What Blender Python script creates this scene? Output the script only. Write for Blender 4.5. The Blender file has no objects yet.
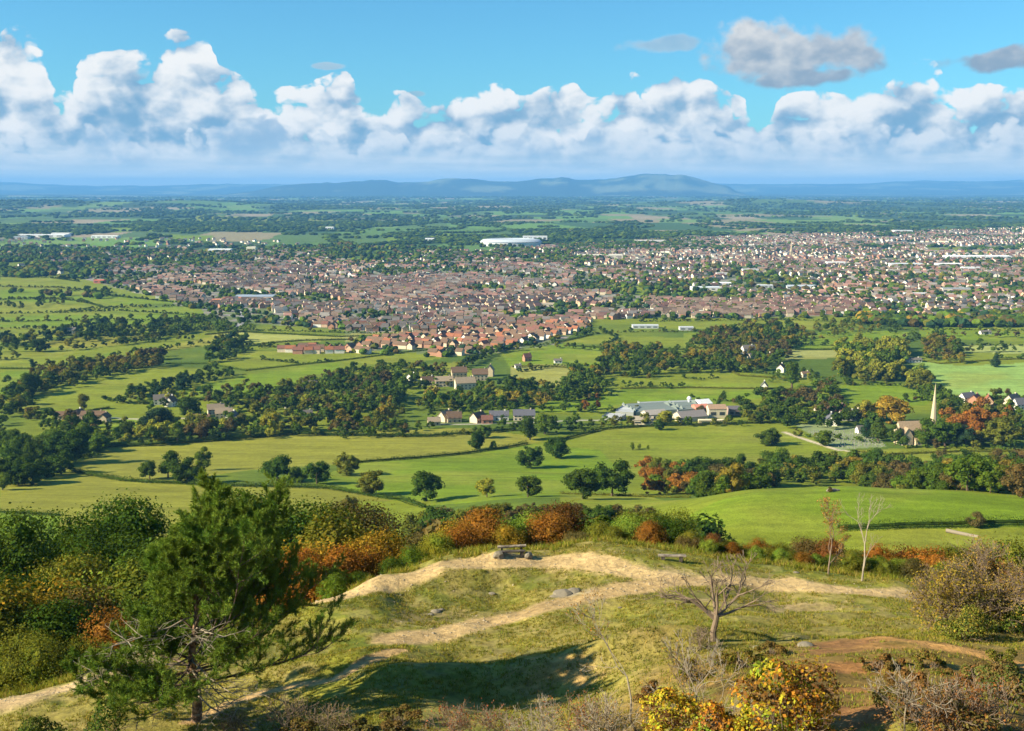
import bpy, bmesh, math, random
import numpy as np
from mathutils import Vector, Matrix

SC = bpy.context.scene
COL = SC.collection
# ------------------------------------------------------------------ camera
F = 1100.0; CX = 512.0; CY = 365.5; HOR = 188.0; EYE = 200.0
TH = math.atan((CY - HOR) / F); CT, ST = math.cos(TH), math.sin(TH)
cam_d = bpy.data.cameras.new('camera'); cam = bpy.data.objects.new('camera', cam_d); COL.objects.link(cam)
cam.location = (0, 0, EYE); cam.rotation_euler = (math.pi/2 - TH, 0, 0)
cam_d.sensor_width = 36.0; cam_d.lens = 36.0 * F / 1024.0
cam_d.clip_start = 0.5; cam_d.clip_end = 400000.0
SC.camera = cam
# ------------------------------------------------------------------ render settings
SC.render.engine = 'CYCLES'
SC.cycles.max_bounces = 5; SC.cycles.diffuse_bounces = 2; SC.cycles.glossy_bounces = 1
SC.cycles.transmission_bounces = 2; SC.cycles.volume_bounces = 0; SC.cycles.transparent_max_bounces = 6
SC.cycles.use_denoising = True
SC.cycles.use_adaptive_sampling = True; SC.cycles.adaptive_threshold = 0.02
SC.cycles.sample_clamp_indirect = 4.0
SC.view_settings.view_transform = 'Standard'; SC.view_settings.look = 'None'
SC.view_settings.gamma = 1.0; SC.view_settings.use_curve_mapping = False
SC.view_settings.exposure = 1.30
# ------------------------------------------------------------------ sun
SUN_EL = math.radians(29.0)
SUN_AZ = math.atan2(-18.0, -5.0)           # compass-like angle of the direction TOWARDS the sun, x = sin, y = cos
sdir = Vector((math.sin(SUN_AZ)*math.cos(SUN_EL), math.cos(SUN_AZ)*math.cos(SUN_EL), math.sin(SUN_EL)))
sun_d = bpy.data.lights.new('sun', 'SUN'); sun = bpy.data.objects.new('sun', sun_d); COL.objects.link(sun)
sun_d.energy = 5.0; sun_d.angle = math.radians(0.5); sun_d.color = (1.0, 0.88, 0.64)
sun.rotation_euler = sdir.to_track_quat('Z', 'Y').to_euler()
sun.location = (0, 0, 900)

# ------------------------------------------------------------------ node helpers
class NT:
    def __init__(self, tree):
        self.t = tree; self.n = tree.nodes; self.l = tree.links
    def new(self, kind, **kw):
        n = self.n.new(kind)
        for k, v in kw.items(): setattr(n, k, v)
        return n
    def put(self, sock, v):
        if v is None: return
        if isinstance(v, bpy.types.NodeSocket): self.l.new(v, sock)
        elif hasattr(sock, 'default_value'):
            try: sock.default_value = v
            except Exception: sock.default_value = tuple(v) + (1.0,)
    def math(self, op, a, b=None, c=None, clamp=False):
        n = self.new('ShaderNodeMath', operation=op, use_clamp=clamp)
        for i, v in enumerate((a, b, c)): self.put(n.inputs[i], v)
        return n.outputs[0]
    def vec(self, op, a, b=None, scale=None):
        n = self.new('ShaderNodeVectorMath', operation=op)
        self.put(n.inputs[0], a); self.put(n.inputs[1], b)
        if scale is not None: self.put(n.inputs['Scale'], scale)
        return n.outputs['Value'] if op in ('DOT_PRODUCT', 'LENGTH') else n.outputs[0]
    def comb(self, x, y, z):
        n = self.new('ShaderNodeCombineXYZ')
        for i, v in enumerate((x, y, z)): self.put(n.inputs[i], v)
        return n.outputs[0]
    def sep(self, v):
        n = self.new('ShaderNodeSeparateXYZ'); self.put(n.inputs[0], v); return n.outputs
    def noise(self, vec, scale, detail=4, rough=0.5, dist=0.0, dim='3D', lac=2.0):
        n = self.new('ShaderNodeTexNoise', noise_dimensions=dim)
        self.put(n.inputs['Vector'], vec); n.inputs['Scale'].default_value = scale
        n.inputs['Detail'].default_value = detail; n.inputs['Roughness'].default_value = rough
        n.inputs['Distortion'].default_value = dist; n.inputs['Lacunarity'].default_value = lac
        return n.outputs['Fac']
    def mapr(self, v, a, b, c=0.0, d=1.0, smooth=False):
        n = self.new('ShaderNodeMapRange', interpolation_type='SMOOTHSTEP' if smooth else 'LINEAR', clamp=True)
        for i, q in enumerate((v, a, b, c, d)): self.put(n.inputs[i], q)
        return n.outputs[0]
    def mix(self, f, a, b, blend='MIX'):
        n = self.new('ShaderNodeMix', data_type='RGBA', blend_type=blend)
        n.clamp_factor = True
        self.put(n.inputs[0], f); self.put(n.inputs[6], a); self.put(n.inputs[7], b)
        return n.outputs[2]
    def curve(self, v, pts):
        n = self.new('ShaderNodeFloatCurve'); self.put(n.inputs[1], v); c = n.mapping.curves[0]
        while len(c.points) > 2: c.points.remove(c.points[1])
        c.points[0].location = pts[0]; c.points[-1].location = pts[-1]
        for p in pts[1:-1]: c.points.new(*p)
        for p in c.points: p.handle_type = 'AUTO'
        n.mapping.update(); return n.outputs[0]

# ------------------------------------------------------------------ world: sky with cumulus
W = bpy.data.worlds.new('World'); SC.world = W; W.use_nodes = True
W.node_tree.nodes.clear(); g = NT(W.node_tree)
sky = g.new('ShaderNodeTexSky', sky_type='NISHITA')
sky.sun_disc = False; sky.sun_elevation = SUN_EL; sky.sun_rotation = SUN_AZ
sky.altitude = 200.0; sky.air_density = 1.0; sky.dust_density = 0.6; sky.ozone_density = 2.0
SKYK = 0.1
tc = g.new('ShaderNodeTexCoord').outputs['Generated']
dirv = g.vec('NORMALIZE', tc)
sx, sy, sz = g.sep(dirv)
az = g.math('ARCTAN2', sx, sy)            # 0 ahead, + right
el = g.math('ARCSINE', sz)
# work in "degrees-like" units: 1 unit = 0.1 rad
A = g.math('MULTIPLY', az, 10.0); E = g.math('MULTIPLY', el, 10.0)
skyc = g.vec('SCALE', sky.outputs[0], scale=1.0)

# top of the cumulus bank by azimuth (measured in radians*10), as a curve over A in [-5,5]
def PX(px): return (px - CX) / F * 10.0 / 1.0
def aA(px): return math.atan((px - CX) / (F * CT + (CY - 110) * ST)) * 10
def eE(py): return math.atan2((HOR - py), F) * 10 * 0.985
tops = [(0,58),(22,42),(42,50),(52,80),(66,98),(78,84),(88,66),(110,62),(140,58),(165,46),(180,40),(208,44),(220,72),(240,78),(262,88),
        (300,88),(322,80),(345,74),(362,98),(372,112),(385,94),(400,92),(430,104),(450,96),(478,90),(500,84),(522,96),(545,88),(572,84),(590,98),(612,90),(632,74),(655,84),
        (675,74),(700,80),(720,92),(742,100),(765,128),(780,100),(812,94),(850,98),(885,90),(903,76),(922,68),(940,80),(958,96),(985,92),(1008,96),(1024,88)]
pts = [(0.0, 0.45)] + [((aA(p)+5)/10, eE(t)/2.0) for p, t in tops] + [(1.0, 0.5)]
topc = g.curve(g.math('DIVIDE', g.math('ADD', A, 5.0), 10.0), pts)      # 0..1 of 2.0 units

def clouds(a_, e_, seed, low):
    """cumulus density at (azimuth, elevation): above 0 inside; low = the nearer, lower row of puffs"""
    v = g.comb(a_, g.math('MULTIPLY', e_, 1.3), seed)
    warp = g.new('ShaderNodeTexNoise', noise_dimensions='3D'); g.put(warp.inputs['Vector'], v)
    warp.inputs['Scale'].default_value = 3.0; warp.inputs['Detail'].default_value = 3.0
    wv = g.vec('SCALE', g.vec('SUBTRACT', warp.outputs['Color'], (0.5, 0.5, 0.5)), scale=0.26)
    v2 = g.vec('ADD', v, wv)
    wx, wy, wz = g.sep(wv)
    if low:
        top = g.mapr(g.noise(g.comb(a_, 0.0, seed+4), 1.5, 3, 0.6), 0.3, 0.7, 0.30, 0.80)
    else:
        aw = g.math('ADD', a_, g.math('MULTIPLY', wx, 0.5))
        t = g.math('DIVIDE', g.math('ADD', aw, 5.0), 10.0)
        top = g.math('SUBTRACT', g.math('MULTIPLY', g.curve(t, pts), 2.0), 0.0)
    d = g.math('MULTIPLY', g.math('SUBTRACT', top, e_), 3.0)
    d = g.math('MINIMUM', g.math('MULTIPLY', d, g.mapr(d, -0.4, 0.0, 4.5, 1.0)), 1.0)
    def bil(sc, k, off=0.42):
        vo = g.new('ShaderNodeTexVoronoi', feature='F1', voronoi_dimensions='2D')
        g.put(vo.inputs['Vector'], v2); vo.inputs['Scale'].default_value = sc
        q = g.math('MULTIPLY', vo.outputs['Distance'], vo.outputs['Distance'])
        return g.math('MULTIPLY', g.math('SUBTRACT', 0.22, q), k)
    b = g.math('ADD', bil(2.3, 1.15), bil(5.2, 0.80))
    b = g.math('ADD', b, g.math('MULTIPLY', g.math('SUBTRACT', g.noise(v2, 4.0, 3, 0.5), 0.5), 0.6))
    fine = g.math('ADD', bil(12.0, 0.36), g.math('MULTIPLY', g.math('SUBTRACT', g.noise(v2, 11.0, 6, 0.62), 0.5), 0.55))
    tot = g.math('ADD', g.math('ADD', d, b), fine)
    tot = g.math('SUBTRACT', tot, g.mapr(g.math('SUBTRACT', e_, top), -0.02, 0.13, 0.0, 2.2))
    return tot, g.math('ADD', b, g.math('MULTIPLY', fine, 0.55)), d
def layer(seed, low, off=0.085):
    d0, b0, e0 = clouds(A, E, seed, low)
    d1, b1, e1 = clouds(g.math('SUBTRACT', A, off), g.math('ADD', E, off*1.1), seed, low)
    dens = g.mapr(d0, 0.02, 0.34, smooth=True)
    lit = g.mapr(g.math('SUBTRACT', b0, b1), -0.50, 0.55)          # + where the puff faces the sun
    side = g.mapr(g.noise(g.comb(A, g.math('MULTIPLY', E, 1.6), seed+7.0), 1.7, 6, 0.55), 0.38, 0.62)
    lv = g.math('ADD', g.math('MULTIPLY', lit, 0.62), g.math('MULTIPLY', g.math('SUBTRACT', side, 0.5), 0.60))
    depth = g.mapr(e0, 0.1, 1.0, 0.36, 0.10)                       # the crest catches more light than the body
    return dens, lv, depth
bv = g.comb(A, g.math('MULTIPLY', E, 2.2), 3.0)
base_n = g.noise(bv, 1.7, 6, 0.62)
hgt = g.mapr(g.math('ADD', E, g.math('MULTIPLY', g.math('SUBTRACT', base_n, 0.5), 0.9)), 0.15, 0.62, smooth=True)
dens, lv, dp = layer(0.0, False)
lightv = g.math('ADD', g.math('ADD', lv, dp), g.math('MULTIPLY', hgt, 0.26))
lightv = g.mapr(lightv, 0.08, 1.14, smooth=True)
cshade = g.mix(lightv, (0.22, 0.42, 0.61, 1), (0.97, 0.97, 0.95, 1))
dens2, lv2, dp2 = layer(31.0, True, 0.06)
lightv2 = g.mapr(g.math('ADD', lv2, dp2), 0.12, 0.95, smooth=True)
cshade2 = g.mix(lightv2, (0.34, 0.52, 0.70, 1), (0.84, 0.88, 0.90, 1))
dens2 = g.math('MULTIPLY', dens2, 0.92)
# low band of stratocumulus bars between the cumulus bases and the horizon
bar_n = g.noise(g.comb(g.math('MULTIPLY', A, 0.55), g.math('MULTIPLY', E, 6.5), 1.0), 2.1, 6, 0.6)
band = g.mapr(g.math('ADD', E, g.math('MULTIPLY', g.math('SUBTRACT', base_n, 0.5), 0.35)), 0.10, 0.42, 0.95, 0.0, smooth=True)
barc = g.mix(g.mapr(bar_n, 0.36, 0.66), (0.58, 0.72, 0.80, 1), (0.88, 0.92, 0.90, 1))
# high dark-bottomed cloud on the right and its small companions
def blob(px, py, rx, ry, seed, det=7):
    v = g.comb(A, E, seed)
    w = g.noise(v, 3.2, det, 0.5)
    w2 = g.noise(g.comb(A, g.math('MULTIPLY', E, 1.5), seed+5.0), 5.0, 5, 0.5)
    dx = g.math('DIVIDE', g.math('SUBTRACT', A, aA(px)), rx*10/F)
    dy = g.math('DIVIDE', g.math('SUBTRACT', E, eE(py)), ry*10/F)
    r = g.math('SQRT', g.math('ADD', g.math('MULTIPLY', dx, dx), g.math('MULTIPLY', dy, dy)))
    r = g.math('ADD', r, g.math('MULTIPLY', g.math('SUBTRACT', w, 0.5), 2.1))
    r = g.math('ADD', r, g.math('MULTIPLY', g.math('SUBTRACT', w2, 0.5), 0.8))
    return r, dx, dy, w, w2
high = None; hcol = None
for (px, py, rx, ry, seed, dark) in [(795,60,72,27,11.0,0.1),(748,52,34,19,13.0,0.1),(800,84,52,9,14.0,0.45),(664,50,42,8,16.0,0.75),(998,74,42,11,19.0,0.5),(330,71,14,3,21.0,0.8),(418,96,10,3,22.0,0.8)]:
    r, dx, dy, w, w2 = blob(px, py, rx, ry, seed)
    m = g.mapr(r, 1.12, 0.62, 0.0, 0.97 if dark < 0.7 else 0.55, smooth=True)
    k = g.math('ADD', g.math('MULTIPLY', dy, 0.35), g.math('MULTIPLY', dx, -0.12))
    k = g.math('ADD', k, g.math('MULTIPLY', g.math('SUBTRACT', w2, 0.5), 1.7))
    k = g.math('ADD', k, g.math('MULTIPLY', g.math('SUBTRACT', w, 0.5), -0.8))
    k = g.mapr(g.math('SUBTRACT', k, dark), -0.75, 0.75, smooth=True)
    c = g.mix(k, (0.29, 0.39, 0.50, 1), (0.86, 0.84, 0.80, 1))
    if high is None: high, hcol = m, c
    else:
        hcol = g.mix(m, hcol, c)
        high = g.math('MAXIMUM', high, m)
# clear sky: Nishita, with the photograph's cyan leaning
clear = g.vec('SCALE', sky.outputs[0], scale=SKYK)
clear = g.vec('MULTIPLY', clear, (0.60, 1.32, 1.62))
c1 = g.mix(high, clear, hcol)
c2 = g.mix(dens, c1, cshade)
c2 = g.mix(dens2, c2, cshade2)
c3 = g.mix(band, c2, barc)
c3 = g.mix(g.mapr(E, 0.0, 0.22, 0.75, 0.0, smooth=True), c3, (1.05, 1.10, 1.02, 1))
# below the horizon a plain blue-grey ground haze
c4 = g.mix(g.mapr(E, -0.12, 0.0), (0.10, 0.16, 0.22, 1), c3)
bg = g.new('ShaderNodeBackground'); g.put(bg.inputs[0], c4); bg.inputs[1].default_value = 0.41
wo = g.new('ShaderNodeOutputWorld'); g.l.new(bg.outputs[0], wo.inputs[0])
W.cycles.sampling_method = 'MANUAL'; W.cycles.sample_map_resolution = 256

# ------------------------------------------------------------------ numpy noise
_rs = np.random.RandomState(7)
_T = _rs.rand(256, 256).astype(np.float32)
def vnoise(x, y):
    xi = np.floor(x).astype(np.int64); yi = np.floor(y).astype(np.int64)
    fx = x - xi; fy = y - yi; fx = fx*fx*(3-2*fx); fy = fy*fy*(3-2*fy)
    a = _T[xi & 255, yi & 255]; b = _T[(xi+1) & 255, yi & 255]
    c = _T[xi & 255, (yi+1) & 255]; d = _T[(xi+1) & 255, (yi+1) & 255]
    return (a*(1-fx)+b*fx)*(1-fy) + (c*(1-fx)+d*fx)*fy
def fbm(x, y, sc, octv=4, rough=0.5, seed=0):
    s = np.zeros(np.shape(x)); amp = 1.0; tot = 0.0
    x = np.asarray(x, float)/sc + seed*17.3; y = np.asarray(y, float)/sc + seed*9.7
    for i in range(octv):
        s = s + amp*vnoise(x, y); tot += amp; amp *= rough; x = x*2.03+5.1; y = y*2.03+1.7
    return s/tot
def sstep(a, b, x):
    t = np.clip((np.asarray(x, float)-a)/(b-a), 0, 1); return t*t*(3-2*t)

# ------------------------------------------------------------------ projection
def ray(px, py):
    yc = -(py-CY)/F
    return (px-CX)/F, CT+yc*ST, -ST+yc*CT
def from_z(px, py, z):
    dx, dy, dz = ray(px, py); t = (z-EYE)/dz
    return dx*t, dy*t, z
def project(x, y, z):
    fw = y*CT-(z-EYE)*ST; up = y*ST+(z-EYE)*CT
    return CX+F*x/fw, CY-F*up/fw

# ------------------------------------------------------------------ terrain height
CPTS = []
def cz(px, py, z): CPTS.append(from_z(px, py, z))
def cd(px, D, z):
    fw = D*CT-(z-EYE)*ST; CPTS.append(((px-CX)/F*fw, D, z))
near = [(-150,760,177.3),(0,731,177.2),(0,702,176.2),(100,731,177.6),(195,722,177.5),(300,731,178.2),(400,731,178.8),(520,731,179.0),
 (60,690,176.1),(120,660,175.8),(200,680,176.4),(250,650,176.0),(300,690,177.2),(330,640,176.2),(320,605,175.7),(400,670,177.6),(400,600,175.1),
 (380,580,175.5),(440,562,175.6),(450,600,175.0),(470,630,175.6),(500,590,174.9),(500,552,175.7),(600,543,175.5),(560,575,175.6),(600,600,176.2),(560,650,177.2),
 (480,690,177.2),(560,700,177.6),(620,725,180.8),(640,640,177.7),(650,580,176.0),(690,560,175.4),(690,610,176.9),(700,655,179.8),(720,690,182.2),(760,731,184.6),(780,600,175.6),
 (800,570,175.0),(840,625,177.2),(800,650,181.3),(860,700,183.8),(900,580,174.7),(900,645,181.0),(930,610,175.6),(980,640,179.2),(1024,600,174.6),(1024,670,180.6),(1024,731,184.5),(900,731,185.0),
 (1150,700,182),(1180,620,175)]
for p in near: cz(*p)
edge = [(-120,722,175.6),(0,690,175.6),(60,676,175.6),(130,645,175.6),(320,598,175.5),(420,562,175.4),(500,547,175.5),(600,540,175.3),(700,546,175.0),(800,561,174.8),(900,577,174.4),(1024,597,174.2),(1150,615,174)]
EDGE = []
for (px, py, z) in edge:
    x, y, _ = from_z(px, py, z); EDGE.append((px, x, y, z))
    L = math.hypot(x, y); ux, uy = x/L*0.5, 1.0
    for k, dz in ((7, 3.0), (22, 10.5), (55, 25.0)):
        CPTS.append((x+ux*k*(x/y), y+k, z-dz))
for px in (-200, 150, 512, 850, 1200):
    for D, z in ((2, 198.2), (6, 195.5), (14, 187.5), (22, 182.5 if px > 400 else 180.5)): cd(px, D, z)
for px in (-300, 0, 150, 300, 420):
    for D, z in ((170, 129), (230, 106), (310, 84), (400, 66), (470, 56), (560, 42), (640, 30), (740, 17), (860, 8), (1000, 3), (1300, 0)): cd(px, D, z)
for px in (520, 620):
    for D, z in ((170, 122), (250, 104), (350, 88), (430, 74), (500, 56), (573, 40), (640, 30), (740, 17), (860, 8), (1000, 3), (1300, 0)): cd(px, D, z)
for px in (760, 860, 960, 1060, 1300):
    for D, z in ((170, 126), (240, 108), (430, 78), (490, 60), (573, 41), (640, 30), (740, 17), (860, 8), (1000, 3), (1300, 0)): cd(px, D, z)
for p in [(700,535,97),(780,538,99),(850,541,99.5),(950,541,99.5),(1050,545,99.5),(690,514,95),(750,494,97.5),(850,489,98),(950,496,98),(1024,504,98),(800,512,99.5),(930,515,99.8),(1150,512,98)]: cz(*p)
CP = np.array(CPTS)
def _ab(x, y): return np.stack([np.clip(x/np.maximum(y, 1.0), -1.6, 1.6)*2.4, np.log(np.maximum(y, 1.5))], -1)
def _phi(r2): return 0.5*r2*np.log(r2+1e-12)
_c = _ab(CP[:, 0], CP[:, 1]); _n = len(_c)
_K = _phi(((_c[:, None]-_c[None])**2).sum(-1)) + np.eye(_n)*0.0008
_P = np.concatenate([np.ones((_n, 1)), _c], 1)
_M = np.zeros((_n+3, _n+3)); _M[:_n, :_n] = _K; _M[:_n, _n:] = _P; _M[_n:, :_n] = _P.T
_w = np.linalg.solve(_M, np.concatenate([CP[:, 2], np.zeros(3)]))
def tps(x, y):
    q = _ab(x, y); out = np.empty(len(q))
    for i in range(0, len(q), 40000):
        b = q[i:i+40000]; r2 = ((b[:, None]-_c[None])**2).sum(-1)
        out[i:i+40000] = _phi(r2)@_w[:_n] + _w[_n] + b@_w[_n+1:]
    return out
SKYL1 = [(-300,187),(200,187.5),(262,186),(310,184),(340,183),(370,180.5),(385,180),(405,182.5),(430,181.5),(450,178.5),(468,178.5),(490,181),(515,182),(540,179.5),(560,178),(585,180.5),(605,180),(620,177.5),(632,175.5),(641,173.8),(650,175),(661,174.8),(670,176.2),(680,175.8),(689,177.8),(698,180.5),(710,183.5),(730,186),(760,188),(1400,188)]
SKYL2 = [(-300,181),(0,181.5),(30,183),(60,184.5),(110,186),(160,185.5),(220,184.5),(300,184),(420,185),(600,184.5),(720,183.8),(780,184.2),(850,184),(885,182),(920,180.5),(960,181.5),(1000,180.8),(1024,181.5),(1400,182)]
def farz(x, y):
    u = x/np.maximum(y, 1.0); px = CX+F*u*CT
    n = fbm(x, y, 2600.0, 4, 0.5, 3)-0.5
    z = sstep(3500, 11000, y)*(60*np.clip(n, -0.05, 1)+3) * (1-0.4*sstep(15000, 24000, y))
    # dark wooded rise far on the left and a second one
    z = z + 84*np.exp(-((x+4500)/1500)**2-((y-10300)/800)**2) + 50*np.exp(-((x+3400)/900)**2-((y-11500)/700)**2)
    z = z + 60*np.exp(-((x-2800)/1300)**2-((y-12500)/700)**2)
    l1 = np.interp(px, [a for a, b in SKYL1], [b for a, b in SKYL1]); l2 = np.interp(px, [a for a, b in SKYL2], [b for a, b in SKYL2])
    r1 = (188-l1)/F*28000/CT + 200; r1 = r1*(1-sstep(184.5, 187.6, l1)); r1 = r1+(fbm(px, px*0, 11.0, 3, .5, 66)-.5)*70*sstep(200, 330, r1)
    r2 = (188-l2)/F*42000/CT + 200 + (fbm(px, px*0, 16.0, 3, .5, 67)-.5)*55
    rough = 0.86+0.28*fbm(x, y, 1500, 4, 0.55, 5)
    s1 = np.exp(-((y-28000)/np.where(y < 28000, 2300, 2500))**2); s2 = np.exp(-((y-42000)/np.where(y < 42000, 6000, 3000))**2)
    foot = 120*np.clip(fbm(x, y, 4200, 4, 0.5, 9)-0.42, 0, 1)*sstep(15000, 22000, y)
    z = z + foot
    z = np.maximum(z, r1*s1*np.where(np.abs(y-28000) < 600, 1, rough)); z = np.maximum(z, r2*s2*np.where(np.abs(y-42000) < 900, 1, rough))
    return z
def dist_poly(x, y, P):
    """distance to a polyline, vectorised"""
    best = np.full(np.shape(x), 1e18)
    for (ax, ay), (bx, by) in zip(P[:-1], P[1:]):
        vx, vy = bx-ax, by-ay; L = vx*vx+vy*vy+1e-9
        t = np.clip(((x-ax)*vx+(y-ay)*vy)/L, 0, 1)
        best = np.minimum(best, (x-ax-t*vx)**2+(y-ay-t*vy)**2)
    return np.sqrt(best)
def height0(x, y):
    x = np.atleast_1d(np.asarray(x, float)); y = np.atleast_1d(np.asarray(y, float))
    z = np.empty(x.shape); k = sstep(950, 1500, y)
    m = y < 1500; z[m] = tps(x[m], y[m]) if m.any() else 0
    z[~m] = 0
    return np.maximum(z*(1-k)+farz(x, y)*k, -0.5)
def relief(x, y):
    """small bumps and hummocks of the knoll"""
    k = 1-sstep(110, 160, y)
    a = (fbm(x, y, 7.0, 3, 0.5, 11)-0.5)*0.9 + (fbm(x, y, 1.6, 3, 0.55, 12)-0.5)*0.22
    k2 = sstep(150, 300, y)*(1-sstep(900, 1500, y))
    return k*a + k2*(fbm(x, y, 90.0, 3, 0.5, 13)-0.5)*2.2
BUMPS = []   # (x, y, amp, rx, ry, rot)
def height(x, y):
    x = np.atleast_1d(np.asarray(x, float)); y = np.atleast_1d(np.asarray(y, float))
    z = height0(x, y) + relief(x, y)
    for (bx, by, a, rx, ry, ro) in BUMPS:
        m = (np.abs(x-bx) < 4*max(rx, ry)) & (np.abs(y-by) < 4*max(rx, ry))
        if m.any():
            c, s = math.cos(ro), math.sin(ro); dx, dy = x[m]-bx, y[m]-by
            z[m] += a*np.exp(-((dx*c+dy*s)/rx)**2-((-dx*s+dy*c)/ry)**2)
    return z
def hz(x, y): return float(height(x, y)[0])
_GD = {}
def hit(px, py, dmin=20.0, dmax=50000.0):
    """first ground point on the ray through a pixel beyond distance dmin"""
    dx, dy, dz = ray(px, py)
    D = np.geomspace(dmin, dmax, 900); t = D/dy
    h = height(dx*t, D); r = EYE+dz*t
    s = (r-h); k = np.where((s[:-1] > 0) & (s[1:] <= 0))[0]
    if len(k) == 0:
        i = len(D)-1; return (dx*t[i], D[i], h[i])
    i = k[0]; a, b = D[i], D[i+1]
    for _ in range(12):
        m = 0.5*(a+b)
        if EYE+dz*m/dy > hz(dx*m/dy, m): a = m
        else: b = m
    return (dx*b/dy, b, hz(dx*b/dy, b))
def hits(pts, dmin=20.0): return [hit(p[0], p[1], dmin)[:2] for p in pts]
def at(px, D):
    """ground point at pixel column px and forward distance D"""
    z = EYE-20
    for _ in range(4):
        x = (px-CX)/F*(D*CT-(z-EYE)*ST); z = hz(x, D)
    return x, D, z
def top_h(px, py, D):
    """height a thing standing at column px, distance D needs for its top to reach row py"""
    x, y, z = at(px, D); dx, dy, dz = ray(px, py)
    return EYE+dz*D/dy-z
# ================================================================== ground
UPPER = hits([(0,706),(45,694),(95,678),(125,664),(150,652)], 20) 
P_LEFT = hits([(-60,718),(0,704),(45,693),(95,677),(125,662),(150,648)])
P_UP = hits([(285,612),(330,601),(380,582),(440,566),(510,560),(570,560),(640,572),(690,580),(740,581),(800,584),(860,592),(930,600),(975,606)])
P_LOW = hits([(395,640),(440,634),(480,624),(540,609),(600,594),(660,583),(700,580)])
P_THIN = hits([(190,722),(230,703),(265,692),(300,686),(335,681),(372,664),(400,656)])
P_RIGHT = hits([(880,638),(930,646),(980,654),(1040,668)])
P_SOIL = hits([(820,645),(838,672),(846,700),(850,731)])
PATHS = [(P_LEFT, 2.1, (0.40,0.285,0.145)), (P_UP, 1.5, (0.42,0.295,0.135)), (P_LOW, 1.4, (0.385,0.265,0.12)), (P_THIN, 0.42, (0.38,0.25,0.11)), (P_RIGHT, 0.8, (0.42,0.23,0.075))]
# banks beside the paths
for (px, py, a, rx, ry) in [(118,640,0.9,2.4,1.2),(90,655,0.5,2.5,1.0),(470,575,0.35,5,0.9),(350,662,0.5,4,1.2),(590,668,0.9,6,1.6),(480,676,0.6,5,1.5),(660,640,0.6,5,1.5),(820,622,0.5,5,1.3),(905,628,0.5,4,1.1)]:
    x, y, z = hit(px, py); BUMPS.append((x, y, a, rx, ry, 0.25))
def poly_mask(x, y, P):
    P = np.array(P); ins = np.zeros(x.shape, bool); j = len(P)-1
    for i in range(len(P)):
        xi, yi = P[i]; xj, yj = P[j]
        if yi != yj:
            c = ((yi > y) != (yj > y)) & (x < (xj-xi)*(y-yi)/(yj-yi)+xi); ins ^= c
        j = i
    return ins
G_B, G_M, G_Y, G_D = (0.135,0.200,0.010), (0.162,0.195,0.014), (0.205,0.205,0.024), (0.075,0.120,0.013)   # field greens, dark to dry
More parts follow.
